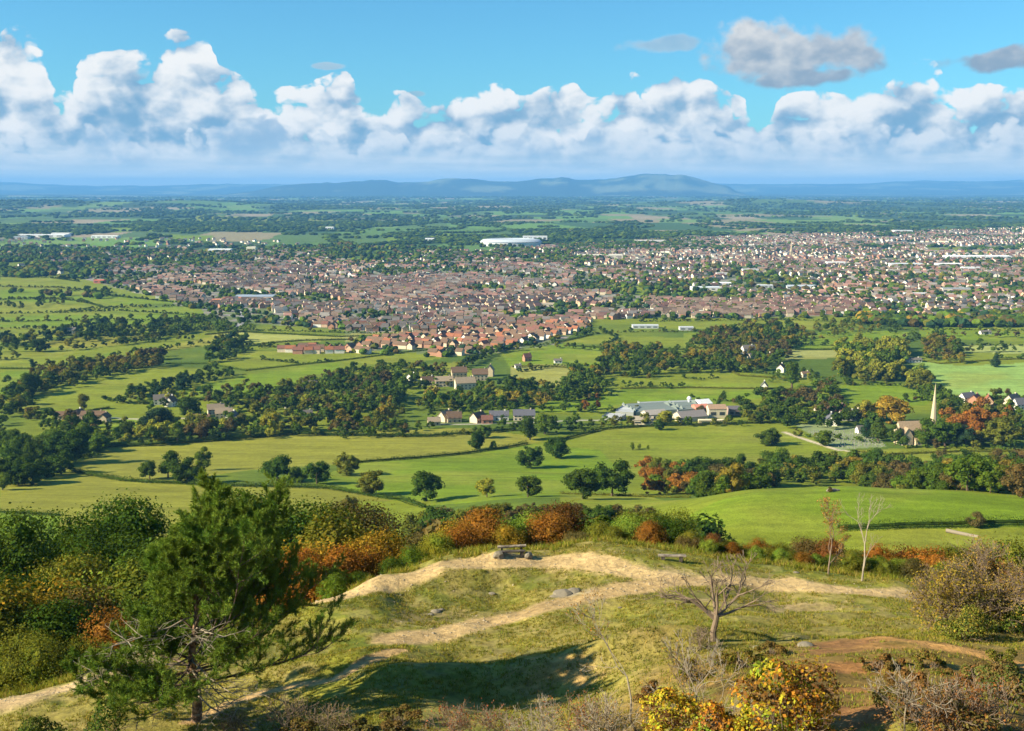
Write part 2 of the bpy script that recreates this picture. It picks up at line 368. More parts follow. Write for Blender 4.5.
# fields: pixel outline, colour, description of colour
FIELDS = [
 ([(110,447),(300,432),(470,428),(560,440),(470,452),(360,462),(250,470),(180,481),(120,480),(60,470)], G_Y),
 ([(0,483),(70,473),(130,482),(200,486),(330,488),(420,500),(420,530),(200,540),(0,540)], G_Y),
 ([(360,463),(466,454),(530,444),(600,450),(620,470),(640,500),(430,505),(300,480)], G_B),
 ([(530,444),(600,428),(720,424),(790,424),(840,452),(830,462),(740,464),(680,478),(640,476),(600,450)], G_M),
 ([(840,451),(880,449),(960,446),(1100,452),(1100,464),(1000,458),(900,462),(850,460)], G_M),
 ([(690,515),(720,500),(780,490),(850,486),(950,491),(1100,503),(1100,545),(850,530),(760,532),(690,528)], G_B),
 ([(800,533),(900,528),(1000,526),(1100,528),(1100,560),(800,560)], G_M),
 ([(560,494),(640,492),(690,500),(690,535),(560,535)], G_M),
 ([(350,500),(430,500),(430,530),(350,530)], G_M),
 ([(0,512),(60,516),(60,540),(0,540)], G_B),
 ([(30,396),(100,380),(165,366),(212,370),(186,376),(133,390),(108,400)], G_M),
 ([(143,401),(190,388),(240,376),(340,362),(340,374),(292,386),(232,398),(160,402)], G_B),
 ([(205,363),(246,352),(340,350),(400,352),(455,356),(396,366),(340,362),(250,371)], G_M),
 ([(0,372),(40,370),(120,350),(110,355),(30,392),(0,395)], G_B),
 ([(0,350),(80,347),(76,352),(30,366),(0,367)], G_M),
 ([(30,345),(80,336),(150,336),(120,345),(76,349)], G_Y),
 ([(120,358),(180,343),(240,331),(262,338),(200,346),(160,352)], G_Y),
 ([(205,335),(240,331),(265,334),(340,336),(420,334),(430,341),(340,340),(262,343)], (0.30,0.31,0.075)),
 ([(0,318),(60,313),(110,309),(200,306),(205,315),(190,325),(60,328),(0,330)], G_B),
 ([(0,300),(80,299),(95,305),(60,312),(0,314)], G_M),
 ([(0,290),(80,290),(150,294),(185,303),(95,305),(0,300)], G_B),
 ([(0,277),(60,278),(70,288),(0,290)], G_M),
 ([(0,328),(200,322),(210,332),(80,335),(0,345)], G_M),
 ([(60,415),(85,412),(148,420),(146,430),(90,426)], G_B),
 ([(0,400),(60,400),(95,404),(40,412),(0,410)], G_M),
 ([(0,438),(52,441),(50,450),(0,450)], G_M),
 ([(340,375),(455,362),(480,372),(430,390),(340,388)], G_M),
 ([(470,405),(510,408),(560,400),(600,396),(625,392),(640,400),(600,408),(560,412),(500,412)], G_B),
 ([(500,352),(560,344),(640,350),(632,362),(600,370),(560,364),(510,368)], G_B),
 ([(560,342),(590,335),(690,338),(684,346),(620,345)], G_M),
 ([(620,389),(684,384),(800,384),(830,388),(800,396),(735,400),(720,410),(640,404)], G_B),
 ([(684,375),(740,372),(800,378),(830,384),(684,384)], G_M),
 ([(510,366),(560,364),(600,372),(560,386),(510,384)], (0.24,0.24,0.06)),
 ([(790,336),(840,330),(910,332),(900,345),(840,346),(800,352)], G_B),
 ([(785,350),(838,350),(838,358),(785,360)], (0.26,0.27,0.08)),
 ([(905,358),(960,366),(1100,360),(1100,398),(1000,396),(935,394),(930,380)], (0.22,0.33,0.075)),
 ([(830,385),(900,384),(935,398),(925,406),(850,402)], G_B),
 ([(920,326),(1100,328),(1100,342),(920,340)], G_B),
 ([(960,345),(1100,345),(1100,357),(960,352)], (0.26,0.30,0.09)),
 ([(650,321),(790,320),(860,324),(860,330),(780,329),(640,329)], G_M),
 ([(684,333),(720,330),(760,336),(720,344),(684,346)], G_B),
 ([(462,286),(506,285),(508,291),(470,293)], G_B),
 ([(570,287),(640,286),(700,289),(738,295),(736,300),(690,299),(620,293),(575,291)], G_B),
 ([(505,315),(565,312),(570,317),(510,320)], G_B),
 ([(345,334),(430,330),(440,334),(400,340),(345,341)], (0.30,0.29,0.09)),
 ([(930,248),(1024,246),(1024,250),(930,252)], G_M), ([(868,288),(905,287),(905,291),(870,292)], G_B),
 ([(60,228),(200,225),(200,231),(60,233)], G_B), ([(150,234),(215,236),(210,241),(140,240)], G_B),
 ([(200,215),(330,220),(380,226),(300,228),(180,224)], G_M), ([(380,235),(450,232),(460,238),(390,242)], G_B),
]
FW = [( [hit(p[0], p[1], 200.0)[:2] for p in poly], c) for poly, c in FIELDS]
CEMETERY = [hit(*p, 200.0)[:2] for p in [(794,424),(830,424),(872,430),(886,447),(838,450)]]
ROADS = [ (hits([(135,292),(165,297),(190,302),(215,308)], 200), 5, (0.42,0.38,0.30)),
          (hits([(784,432),(810,441),(838,450),(860,452)], 200), 2.5, (0.50,0.42,0.30)),
          (hits([(0,438),(30,439),(60,444)], 200), 3, (0.45,0.38,0.28)),
          (hits([(236,328),(243,320),(240,312)], 200), 6, (0.30,0.30,0.30)),
          (hits([(110,418),(150,420),(190,418),(240,415)], 200), 2.5, (0.40,0.36,0.28)),
          (hits([(436,424),(480,424),(540,422),(600,420)], 200), 2.5, (0.36,0.33,0.28)) ]
def rows():
    r = [3.0]
    while r[-1] < 47000:
        y = r[-1]
        k = 0.05 if y < 22 else 0.0045 if y < 34 else 0.0026 if y < 88 else 0.011 if y < 260 else 0.006 if y < 480 else 0.0048 if y < 1100 else 0.008 if y < 3200 else 0.02 if y < 25000 else 0.012
        r.append(y*(1+k))
    return np.array(r)
R = rows()
ui = np.linspace(-0.56, 0.56, 820); du = np.geomspace(0.01, 1.6, 60)
Ucol = np.concatenate([-(0.56+du[::-1]), ui, 0.56+du])
NR, NC = len(R), len(Ucol)
YY, UU = np.meshgrid(R, Ucol, indexing='ij'); XX = UU*YY
xf, yf = XX.ravel(), YY.ravel()
zf = height(xf, yf)
def lerp(c, d, k): return c*(1-k[:, None]) + np.asarray(d)[None]*k[:, None]
# base colours
n1 = fbm(xf, yf, 240, 3, 0.5, 21); n2 = fbm(xf, yf, 30, 4, 0.55, 22)
colr = np.tile(np.array(G_M)[None], (len(xf), 1))
colr = lerp(colr, G_D, sstep(0.4, 0.62, n1))
cls = np.zeros(len(xf), np.int16)          # 0 plain, 1 hillside, 2 path, 3+ fields, 200 hills
# knoll and slope
kn = yf < 260
dry = sstep(0.36, 0.62, fbm(xf, yf, 5.5, 5, 0.6, 31)); dry2 = sstep(0.48, 0.66, fbm(xf, yf, 1.3, 4, 0.6, 32))
kcol = np.tile(np.array((0.175,0.172,0.024))[None], (len(xf), 1))
kcol = lerp(kcol, (0.250,0.200,0.055), dry*0.75)
kcol = lerp(kcol, (0.085,0.110,0.014), sstep(0.52, 0.7, fbm(xf, yf, 3.4, 4, 0.6, 33))*0.75)
kcol = lerp(kcol, (0.29,0.22,0.105), dry2*0.28)
# greener strips on flat ground, brown bracken on the near mound at the right
mound = sstep(0.0, 2.5, zf-178.6)*(yf < 60)
kcol = lerp(kcol, (0.185,0.095,0.030), mound*sstep(0.25, 0.5, fbm(xf, yf, 2.2, 4, 0.6, 34))*0.65)
colr[kn] = kcol[kn]; cls[kn] = 1
# fields
for i, (P, c) in enumerate(FW):
    Pa = np.array(P); m = (xf > Pa[:, 0].min()-5) & (xf < Pa[:, 0].max()+5) & (yf > Pa[:, 1].min()-5) & (yf < Pa[:, 1].max()+5) & (yf > 262)
    idx = np.where(m)[0]
    if len(idx) == 0: continue
    ins = idx[poly_mask(xf[idx], yf[idx], P)]
    cc = np.tile(np.array(c)[None], (len(ins), 1))
    fn = fbm(xf[ins], yf[ins], 60, 4, 0.6, 40+i); fn2 = fbm(xf[ins]*0.3+yf[ins], yf[ins]*0.15, 9, 3, 0.6, 80+i)
    cc = lerp(cc, (0.24,0.235,0.035), sstep(0.42, 0.75, fn)*0.45)
    cc = cc*(0.78+0.42*fn2)[:, None]
    colr[ins] = cc; cls[ins] = 3+i
m = poly_mask(xf, yf, CEMETERY); colr[m] = (0.20,0.24,0.10); 
# far patchwork: skewed cells with hedge-coloured edges
fm = yf > 2800
cell = 330.0
wx = xf+200*(fbm(xf, yf, 900, 2, .5, 50)-.5)*2; wy = yf+500*(fbm(xf, yf, 1500, 2, .5, 51)-.5)*2
cxi = np.floor(wx/cell+0.37*np.floor(wy/700)); cyi = np.floor(wy/700)
rnd = np.mod(np.sin(cxi*12.9898+cyi*78.233)*43758.5453, 1.0)
PAL = np.array([(0.06,0.12,0.035),(0.11,0.20,0.040),(0.14,0.26,0.045),(0.17,0.27,0.06),(0.055,0.10,0.032),(0.28,0.24,0.13),(0.09,0.15,0.045),(0.33,0.27,0.17),(0.05,0.09,0.03),(0.10,0.17,0.04)])
pc = PAL[(rnd*9.999).astype(int)]*0.85
wood = sstep(0.50, 0.60, fbm(xf, yf*0.6, 700, 4, .6, 52))
pc = lerp(pc, (0.035,0.07,0.022), wood)
fmask = sstep(2800, 3600, yf)
colr = colr*(1-fmask[:, None]) + pc*fmask[:, None]*(1.0) if True else colr
for i, (P, c) in enumerate(FW):                       # far bright strips stay on top of the patchwork
    if np.array(P)[:, 1].min() > 3000:
        ins = poly_mask(xf, yf, P); colr[ins] = c; cls[ins] = 3+i
hillm = yf > 24000
colr[hillm] = lerp(np.tile(np.array((0.03,0.045,0.025))[None], (int(hillm.sum()), 1)), (0.17,0.19,0.10), sstep(0.55,0.68,fbm(xf[hillm], yf[hillm], 1400, 4, .6, 55)))
cls[hillm] = 200
# town ground (gardens, streets) is greyer
TOWN = [hit(p[0], p[1], 200.0)[:2] for p in [(80,278),(130,264),(330,262),(560,258),(740,240),(1100,228),(1100,300),(960,318),(860,314),(760,318),(590,318),(560,345),(500,352),(440,357),(345,352),(345,330),(230,322),(150,297)]]
m = poly_mask(xf, yf, TOWN) & (cls < 3)
tn = fbm(xf, yf, 22, 3, .6, 60)
colr[m] = lerp(np.tile(np.array((0.12,0.155,0.055))[None], (int(m.sum()), 1)), (0.24,0.22,0.19), sstep(.42, .58, tn[m]))
# paths and soil
pm = np.zeros(len(xf)); ndist = (fbm(xf, yf, 1.1, 4, .6, 70)-.5)
kk = np.where(yf < 110)[0]
for (P, w, c) in PATHS:
    d = dist_poly(xf[kk], yf[kk], P) + ndist[kk]*w*0.8 + (fbm(xf[kk], yf[kk], 4.0, 2, .5, 72)-.5)*w*0.6
    k = 1-sstep(w*0.55, w*1.15, d)
    tone = 0.84+0.36*fbm(xf[kk], yf[kk], 1.7, 5, .65, 71)
    colr[kk] = colr[kk]*(1-k[:, None]) + (np.array(c)[None]*tone[:, None])*k[:, None]
    pm[kk] = np.maximum(pm[kk], k)
# worn, scuffed ground around the benches and on the bank between the paths
SCUFF = [(520,560,2.6,(0.42,0.30,0.15),.6),(690,577,2.6,(0.42,0.30,0.15),.6),(430,618,4.0,(0.27,0.19,0.09),.5),(570,594,1.6,(0.33,0.29,0.21),.7),(800,612,4.0,(0.31,0.22,0.12),.55),(750,604,3.0,(0.33,0.24,0.13),.5),
 (555,673,2.5,(0.30,0.16,0.07),.5),(130,655,1.6,(0.38,0.27,0.14),.6),(860,648,3.5,(0.36,0.19,0.065),.8),(835,645,3.0,(0.24,0.12,0.05),.85),(842,668,1.9,(0.27,0.13,0.045),.95),(848,690,1.9,(0.30,0.15,0.05),.95),(852,716,1.9,(0.26,0.125,0.045),.95),(828,652,1.6,(0.20,0.10,0.04),.9),(930,690,2.0,(0.22,0.115,0.045),.6),(560,605,3.0,(0.26,0.19,0.09),.3),(900,700,3.0,(0.20,0.10,0.04),.7)]
for (px, py, r, c, amt) in SCUFF:
    x, y, z = hit(px, py)
    d = np.hypot((xf[kk]-x), (yf[kk]-y)*1.5)/r + ndist[kk]*2.4
    k = (1-sstep(0.3, 1.1, d))*amt
    colr[kk] = colr[kk]*(1-k[:, None]) + np.array(c)[None]*k[:, None]
for (P, w, c) in ROADS:
    d = dist_poly(xf, yf, P); k = 1-sstep(w*0.6, w*1.1, d); m = k > 0
    colr[m] = colr[m]*(1-k[m][:, None])+np.array(c)[None]*k[m][:, None]; cls[k > .5] = 150

gm = bpy.data.materials.new('ground'); gm.use_nodes = True; gm.node_tree.nodes.clear(); g = NT(gm.node_tree)
at_ = g.new('ShaderNodeAttribute', attribute_name='tone')
geo = g.new('ShaderNodeNewGeometry').outputs['Position']
nfine = g.noise(geo, 2.2, 8, 0.7); nmed = g.noise(geo, 0.35, 5, 0.6); nbig = g.noise(geo, 0.02, 6, 0.6)
k1 = g.mapr(nfine, 0.32, 0.68, 0.62, 1.36); k2 = g.mapr(nmed, 0.3, 0.7, 0.86, 1.14); k3 = g.mapr(nbig, 0.3, 0.7, 0.88, 1.12)
rut = g.noise(g.vec('MULTIPLY', geo, (0.012, 0.16, 0.0)), 1.0, 4, 0.6); patchn = g.noise(geo, 0.09, 6, 0.65)
k4 = g.math('MULTIPLY', g.mapr(rut, 0.35, 0.65, 0.88, 1.12), g.mapr(patchn, 0.3, 0.7, 0.86, 1.14))
c = g.vec('SCALE', at_.outputs['Color'], scale=g.math('MULTIPLY', g.math('MULTIPLY', g.math('MULTIPLY', k1, k2), k3), k4))
b = g.new('ShaderNodeBsdfPrincipled'); g.put(b.inputs['Base Color'], c); b.inputs['Roughness'].default_value = 0.95
b.inputs['Specular IOR Level'].default_value = 0.1
bump = g.new('ShaderNodeBump'); bump.inputs['Strength'].default_value = 0.9; bump.inputs['Distance'].default_value = 0.16
g.put(bump.inputs['Height'], g.math('ADD', nfine, g.math('MULTIPLY', nmed, 1.6)))
g.l.new(bump.outputs[0], b.inputs['Normal'])
o = g.new('ShaderNodeOutputMaterial'); g.l.new(b.outputs[0], o.inputs[0])

def mesh_np(name, V, Fq, mat=None, tone=None, smooth=False):
    """mesh from arrays: V (n,3), Fq (m,3|4) ; tone = per-vertex colour"""
    me = bpy.data.meshes.new(name); V = np.asarray(V, np.float32); Fq = np.asarray(Fq, np.int32); k = Fq.shape[1]
    me.vertices.add(len(V)); me.vertices.foreach_set('co', V.ravel())
    me.loops.add(Fq.size); me.loops.foreach_set('vertex_index', Fq.ravel())
    me.polygons.add(len(Fq)); me.polygons.foreach_set('loop_start', np.arange(0, Fq.size, k, dtype=np.int32))
    try: me.polygons.foreach_set('loop_total', np.full(len(Fq), k, np.int32))
    except Exception: pass
    me.update(calc_edges=True)
    me.polygons.foreach_set('use_smooth', np.full(len(Fq), bool(smooth)))
    if tone is not None:
        a = me.color_attributes.new('tone', 'FLOAT_COLOR', 'POINT'); t = np.ones((len(V), 4), np.float32); t[:, :3] = tone
        a.data.foreach_set('color', t.ravel())
    if mat: me.materials.append(mat)
    return me
def link(name, me, parent=None, loc=None, **props):
    ob = bpy.data.objects.new(name, me); COL.objects.link(ob)
    if parent: ob.parent = parent
    if loc is not None: ob.location = loc
    for k, v in props.items(): ob[k] = v
    return ob
ii = (np.arange(NR-1)[:, None]*NC + np.arange(NC-1)[None]).ravel()
quads = np.stack([ii, ii+1, ii+NC+1, ii+NC], 1)
fc = cls[quads]                        # class of each face: majority-ish = first corner
fcls = fc[:, 0].copy(); pface = pm[quads].mean(1) > 0.5
fcls[pface] = 2
VV = np.stack([xf, yf, zf], 1)
nrm = np.zeros((NR, NC, 3)); 
def sub_ground(name, mask, **props):
    q = quads[mask]
    if len(q) == 0: return None
    u, inv = np.unique(q, return_inverse=True)
    me = mesh_np(name, VV[u], inv.reshape(q.shape), gm, colr[u], smooth=True)
    return link(name, me, **props)
ST = ST
sub_ground('hillside_ground', fcls == 1, kind='structure', label='grassy knoll with worn banks in front of the valley')
sub_ground('footpath', fcls == 2, kind='structure', label='pale sandy footpaths crossing the grassy knoll')
sub_ground('plain_ground', (fcls == 0), kind='structure', label='wide patchwork plain reaching to the far hills')
sub_ground('distant_hills', fcls == 200, kind='structure', label='blue line of distant hills on the horizon')
sub_ground('lane', fcls == 150, kind='structure', label='narrow pale lanes between fields and gardens')
for i in range(len(FIELDS)):
    sub_ground('field', fcls == 3+i, kind='structure', label='green pasture in the farmland patchwork')
# the unseen ground behind the viewer
# ------------------------------------------------------------------ haze
hm = bpy.data.materials.new('haze'); hm.use_nodes = True; hm.node_tree.nodes.clear(); g = NT(hm.node_tree)
pv = g.new('ShaderNodeVolumePrincipled'); pv.inputs['Color'].default_value = (0.17, 0.48, 0.95, 1); pv.inputs['Density'].default_value = 4.4e-5
pv.inputs['Anisotropy'].default_value = 0.0
o = g.new('ShaderNodeOutputMaterial'); g.l.new(pv.outputs[0], o.inputs['Volume'])
bm = bmesh.new(); bmesh.ops.create_cube(bm, size=1.0)
me = bpy.data.meshes.new('haze'); bm.to_mesh(me); bm.free(); me.materials.append(hm)
link('haze', me, kind='stuff', label='thin blue air over the valley'); hz_ob = bpy.data.objects['haze']
hz_ob.location = (0, 23500, 283); hz_ob.scale = (240000, 49500, 580)
# ================================================================== vegetation tools
def leaf_mat(name, tint=None, attr=False, var=0.5, trans=0.25, rough=0.6):
    m = bpy.data.materials.new(name); m.use_nodes = True; m.node_tree.nodes.clear(); g = NT(m.node_tree)
    geo = g.new('ShaderNodeNewGeometry'); 
    if attr: basec = g.new('ShaderNodeAttribute', attribute_name='tone').outputs['Color']
    else: basec = g.new('ShaderNodeObjectInfo').outputs['Color']
    rnd = geo.outputs['Random Per Island']
    vn = g.noise(geo.outputs['Position'], 0.35, 3, 0.6)
    k = g.math('ADD', g.mapr(rnd, 0, 1, 1-var*0.6, 1+var*0.7), g.mapr(vn, 0.35, 0.65, -0.16, 0.16))
    c = g.vec('SCALE', basec, scale=k)
    # some leaves lean to yellow
    yel = g.vec('MULTIPLY', c, (1.45, 1.12, 0.75))
    c = g.mix(g.mapr(g.math('FRACT', g.math('MULTIPLY', rnd, 17.3)), 0.55, 1.0, 0.0, 0.8), c, yel)
    gn = g.noise(geo.outputs['Position'], 0.8, 3, 0.6)
    c = g.mix(g.mapr(gn, 0.50, 0.62, 0.0, 0.55), c, g.vec('MULTIPLY', c, (0.62, 0.95, 0.9)))
    b = g.new('ShaderNodeBsdfDiffuse'); g.put(b.inputs[0], c)
    t = g.new('ShaderNodeBsdfTranslucent'); g.put(t.inputs[0], g.vec('MULTIPLY', c, (1.2, 1.15, 0.6)))
    mx = g.new('ShaderNodeMixShader'); mx.inputs[0].default_value = trans; g.l.new(b.outputs[0], mx.inputs[1]); g.l.new(t.outputs[0], mx.inputs[2])
    o = g.new('ShaderNodeOutputMaterial'); g.l.new(mx.outputs[0], o.inputs[0]); return m
def plain_mat(name, col, var=0.25, scale=3.0, rough=0.85, attr=False, objcol=False, bump=0.0, c2=None, detail=5):
    m = bpy.data.materials.new(name); m.use_nodes = True; m.node_tree.nodes.clear(); g = NT(m.node_tree)
    tcn = g.new('ShaderNodeTexCoord').outputs['Object']
    n = g.noise(tcn, scale, detail, 0.6)
    if attr: c = g.new('ShaderNodeAttribute', attribute_name='tone').outputs['Color']
    elif objcol: c = g.new('ShaderNodeObjectInfo').outputs['Color']
    else: c = g.mix(g.mapr(n, 0.4, 0.6), tuple(col)+(1,), tuple(c2 or col)+(1,))
    c = g.vec('SCALE', c, scale=g.mapr(n, 0.3, 0.7, 1-var, 1+var))
    b = g.new('ShaderNodeBsdfPrincipled'); g.put(b.inputs['Base Color'], c); b.inputs['Roughness'].default_value = rough
    b.inputs['Specular IOR Level'].default_value = 0.2
    if bump:
        bn = g.new('ShaderNodeBump'); bn.inputs['Strength'].default_value = 0.8; bn.inputs['Distance'].default_value = bump
        g.put(bn.inputs['Height'], n); g.l.new(bn.outputs[0], b.inputs['Normal'])
    o = g.new('ShaderNodeOutputMaterial'); g.l.new(b.outputs[0], o.inputs[0]); return m
LEAF = leaf_mat('leaves'); LEAF_ATTR = leaf_mat('leaves_mass', attr=True); BARK = plain_mat('bark', (0.09,0.06,0.04), 0.35, 4.0, c2=(0.14,0.10,0.07), bump=0.03)
PALE_BARK = plain_mat('pale_bark', (0.29,0.245,0.18), 0.3, 6.0, c2=(0.20,0.165,0.12))
TWIG = plain_mat('twig', (0.21,0.155,0.105), 0.3, 6.0, c2=(0.14,0.10,0.07))

def unit(v): return v/np.maximum(np.linalg.norm(v, axis=-1, keepdims=True), 1e-9)
def leaf_quads(P, N, size, rs, asp=0.75, tri=False):
    """one leaf quad at each P facing roughly N"""
    n = len(P); N = unit(N + rs.normal(0, 0.55, (n, 3))); T = unit(np.cross(N, rs.normal(0, 1, (n, 3)))); B = np.cross(N, T)
    s = (np.asarray(size)*rs.uniform(0.6, 1.35, n))[:, None]*0.5
    a = P+T*s; b = P+B*s*asp; c = P-T*s; d = P-B*s*asp
    if tri:
        return np.stack([a, b, c-B*s*0.3], 1).reshape(-1, 3), np.arange(3*n).reshape(n, 3)
    return np.stack([a, b, c, d], 1).reshape(-1, 3), np.arange(4*n).reshape(n, 4)
def ico(sub=1):
    bm = bmesh.new(); bmesh.ops.create_icosphere(bm, subdivisions=sub, radius=1.0)
    V = np.array([v.co[:] for v in bm.verts]); T = np.array([[v.index for v in f.verts] for f in bm.faces]); bm.free(); return V, T
ICO1, ICO2 = ico(1), ico(2)
def quadify(T): return np.concatenate([T, T[:, 2:3]], 1)
def crown_geo(seed, n, leaf, width=0.9, base=0.12, lobes=14, shape='round', core=True, gap=0.25):
    """crown of a tree of height 1, trunk foot at the origin; returns verts, quads"""
    rs = np.random.RandomState(seed); C = []; 
    for i in range(lobes):
        for _ in range(50):
            p = rs.uniform(-1, 1, 3)
            if p@p < 1: break
        h = (p[2]+1)/2
        if shape == 'round': w = math.sqrt(max(0.05, 1-(abs(h-0.45)/0.62)**2.2))
        elif shape == 'cone': w = max(0.08, 1-h)**0.8
        elif shape == 'column': w = 0.75*math.sqrt(max(0.05, 1-(abs(h-0.45)/0.6)**4))
        elif shape == 'bush': w = math.sqrt(max(0.05, 1-h**2.2))
        elif shape == 'flat': w = 1.0 if h > 0.4 else 0.6
        else: w = 1
        r = {'round': rs.uniform(0.08, 0.21), 'cone': 0.05+0.15*(1-h), 'column': rs.uniform(0.10, 0.15), 'bush': rs.uniform(0.18, 0.28), 'flat': rs.uniform(0.12, 0.2)}[shape]
        H = 1-base
        c = np.array([p[0]*w*(width/2-r*0.75), p[1]*w*(width/2-r*0.75), base+H*h*0.86+0.02])
        c[2] = min(max(c[2], base+r*0.6), 1-r*0.8)
        C.append((c, r))
    rad = np.array([r for c, r in C]); cen = np.array([c for c, r in C])
    k = rs.choice(lobes, n, p=rad**2/np.sum(rad**2))
    d = unit(rs.normal(0, 1, (n, 3))); d[:, 2] = np.where((d[:, 2] < -0.4), -d[:, 2], d[:, 2])
    rr = rad[k]*(1+rs.normal(0, 0.09 if n < 9000 else 0.17, n))*(1+0.16*np.sin(d[:, 0]*9+k)*np.cos(d[:, 1]*8+k*2)*1.0)
    P = cen[k]+d*rr[:, None]*np.array([1, 1, 0.85])
    # drop leaves that are buried in other lobes
    keep = np.ones(n, bool)
    for j in range(lobes):
        q = np.linalg.norm((P-cen[j])/np.array([1, 1, 0.85]), axis=1)
        keep &= ~((q < rad[j]*0.74) & (k != j))
    P, d = P[keep], d[keep]
    V, Q = leaf_quads(P, d+np.array([0, 0, 0.25]), leaf, rs)
    Vs, Qs = [V], [Q]; off = len(V)
    if core:
        for c, r in C:
            cv = ICO1[0]*(1+rs.uniform(-0.15, 0.15, (len(ICO1[0]), 1)))*r*(0.80 if n < 9000 else 0.55)*np.array([1, 1, 0.85])+c
            Vs.append(cv); Qs.append(quadify(ICO1[1])+off); off += len(cv)
    return np.concatenate(Vs), np.concatenate(Qs)
def fixquads(me_name, V, Q, mat, tone=None):
    """quads whose last two corners coincide become triangles"""
    tri = Q[:, 2] == Q[:, 3]
    T = np.concatenate([Q[tri][:, :3], Q[~tri][:, [0, 1, 2]], Q[~tri][:, [0, 2, 3]]]) if tri.any() else None
    if T is None: return mesh_np(me_name, V, Q, mat, tone)
    return mesh_np(me_name, V, T, mat, tone)
def tubes(segs, k=5):
    """segs: list of (p0, p1, r0, r1); returns verts, quads"""
    P0 = np.array([s[0] for s in segs], float); P1 = np.array([s[1] for s in segs], float)
    R0 = np.array([s[2] for s in segs]); R1 = np.array([s[3] for s in segs]); n = len(segs)
    D = unit(P1-P0); ref = np.where(np.abs(D[:, 2:3]) > 0.9, np.array([[1., 0, 0]]), np.array([[0, 0, 1.]])); U = unit(np.cross(D, ref)); Wv = np.cross(D, U)
    a = np.arange(k)*2*math.pi/k; ca, sa = np.cos(a)[None, :, None], np.sin(a)[None, :, None]
    ring = U[:, None]*ca+Wv[:, None]*sa
    V = np.concatenate([P0[:, None]+ring*R0[:, None, None], P1[:, None]+ring*R1[:, None, None]], 1).reshape(-1, 3)
    j = np.arange(k); j2 = (j+1) % k
    q = np.stack([j, j2, j2+k, j+k], 1)[None]+(np.arange(n)*2*k)[:, None, None]
    return V, q.reshape(-1, 4)
def branching(rs, p, d, L, r, depth, segs, tips, spread=0.6, up=0.15, kids=(2, 3), shrink=0.72, wob=0.18, nseg=3, droop=0.0):
    for i in range(nseg):
        d = unit(d+rs.normal(0, wob, 3)+np.array([0, 0, up-droop*i]))
        p2 = p+d*L/nseg; r2 = r*(0.86 if depth else 0.6)
        segs.append((p, p2, r, r2)); p, r = p2, r2
        if depth and i < nseg-1 and rs.rand() < 0.55:
            dd = unit(d+rs.normal(0, spread, 3)); branching(rs, p, dd, L*shrink*0.8, r*0.6, depth-1, segs, tips, spread, up, kids, shrink, wob, nseg, droop)
    if depth == 0: tips.append((p, d)); return
    for j in range(rs.randint(kids[0], kids[1]+1)):
        dd = unit(d+rs.normal(0, spread, 3)); branching(rs, p, dd, L*shrink, r*0.72, depth-1, segs, tips, spread, up, kids, shrink, wob, nseg, droop)
def trunk_geo(seed, h=0.3, r=0.022):
    rs = np.random.RandomState(seed); segs = [((0, 0, -0.04), (0.01, 0, h*0.5), r*1.5, r), ((0.01, 0, h*0.5), (0, 0.01, h), r, r*0.8)]
    for i in range(4):
        a = i*1.6+rs.rand(); segs.append(((0, 0.01, h*(0.7+0.08*i)), (math.cos(a)*0.16, math.sin(a)*0.16, h+0.2), r*0.6, r*0.25))
    segs.append(((0, .01, h), (0, 0, h+0.35), r*.8, r*.3))
    return tubes(segs, 6)
# prototypes of mid-distance trees (height 1)
PROTO = {}
def proto(kind, i):
    key = (kind, i)
    if key in PROTO: return PROTO[key]
    spec = {'round': dict(n=3000, leaf=0.048, width=1.08, base=0.03, lobes=28, shape='round'),
            'tall': dict(n=2600, leaf=0.042, width=0.72, base=0.08, lobes=18, shape='round'),
            'cone': dict(n=2600, leaf=0.042, width=0.55, base=0.04, lobes=22, shape='cone'),
            'column': dict(n=2600, leaf=0.036, width=0.42, base=0.05, lobes=24, shape='column'),
            'bush': dict(n=2400, leaf=0.060, width=1.35, base=0.0, lobes=13, shape='bush'),
            'bigbush': dict(n=20000, leaf=0.026, width=1.35, base=0.0, lobes=34, shape='bush'),
            'bigtree': dict(n=30000, leaf=0.017, width=0.98, base=0.08, lobes=34, shape='round')}[kind]
    V, Q = crown_geo(100+i*7+len(kind), **spec); cm = fixquads('crown', V, Q, LEAF)
    tv, tq = trunk_geo(i+3); tm = mesh_np('trunk', tv, tq, BARK)
    PROTO[key] = (cm, tm); return PROTO[key]
TONES = {  # base colours by word
 'dark green': (0.049,0.083,0.012), 'mid green': (0.081,0.128,0.015), 'olive': (0.112,0.120,0.017), 'light green': (0.140,0.195,0.027),
 'yellow green': (0.213,0.220,0.027), 'golden': (0.27,0.175,0.022), 'orange': (0.21,0.095,0.018), 'brown': (0.098,0.078,0.027), 'amber': (0.183,0.146,0.022), 'russet': (0.125,0.055,0.018), 'blue green': (0.027,0.056,0.024)}
NTREE = [0]
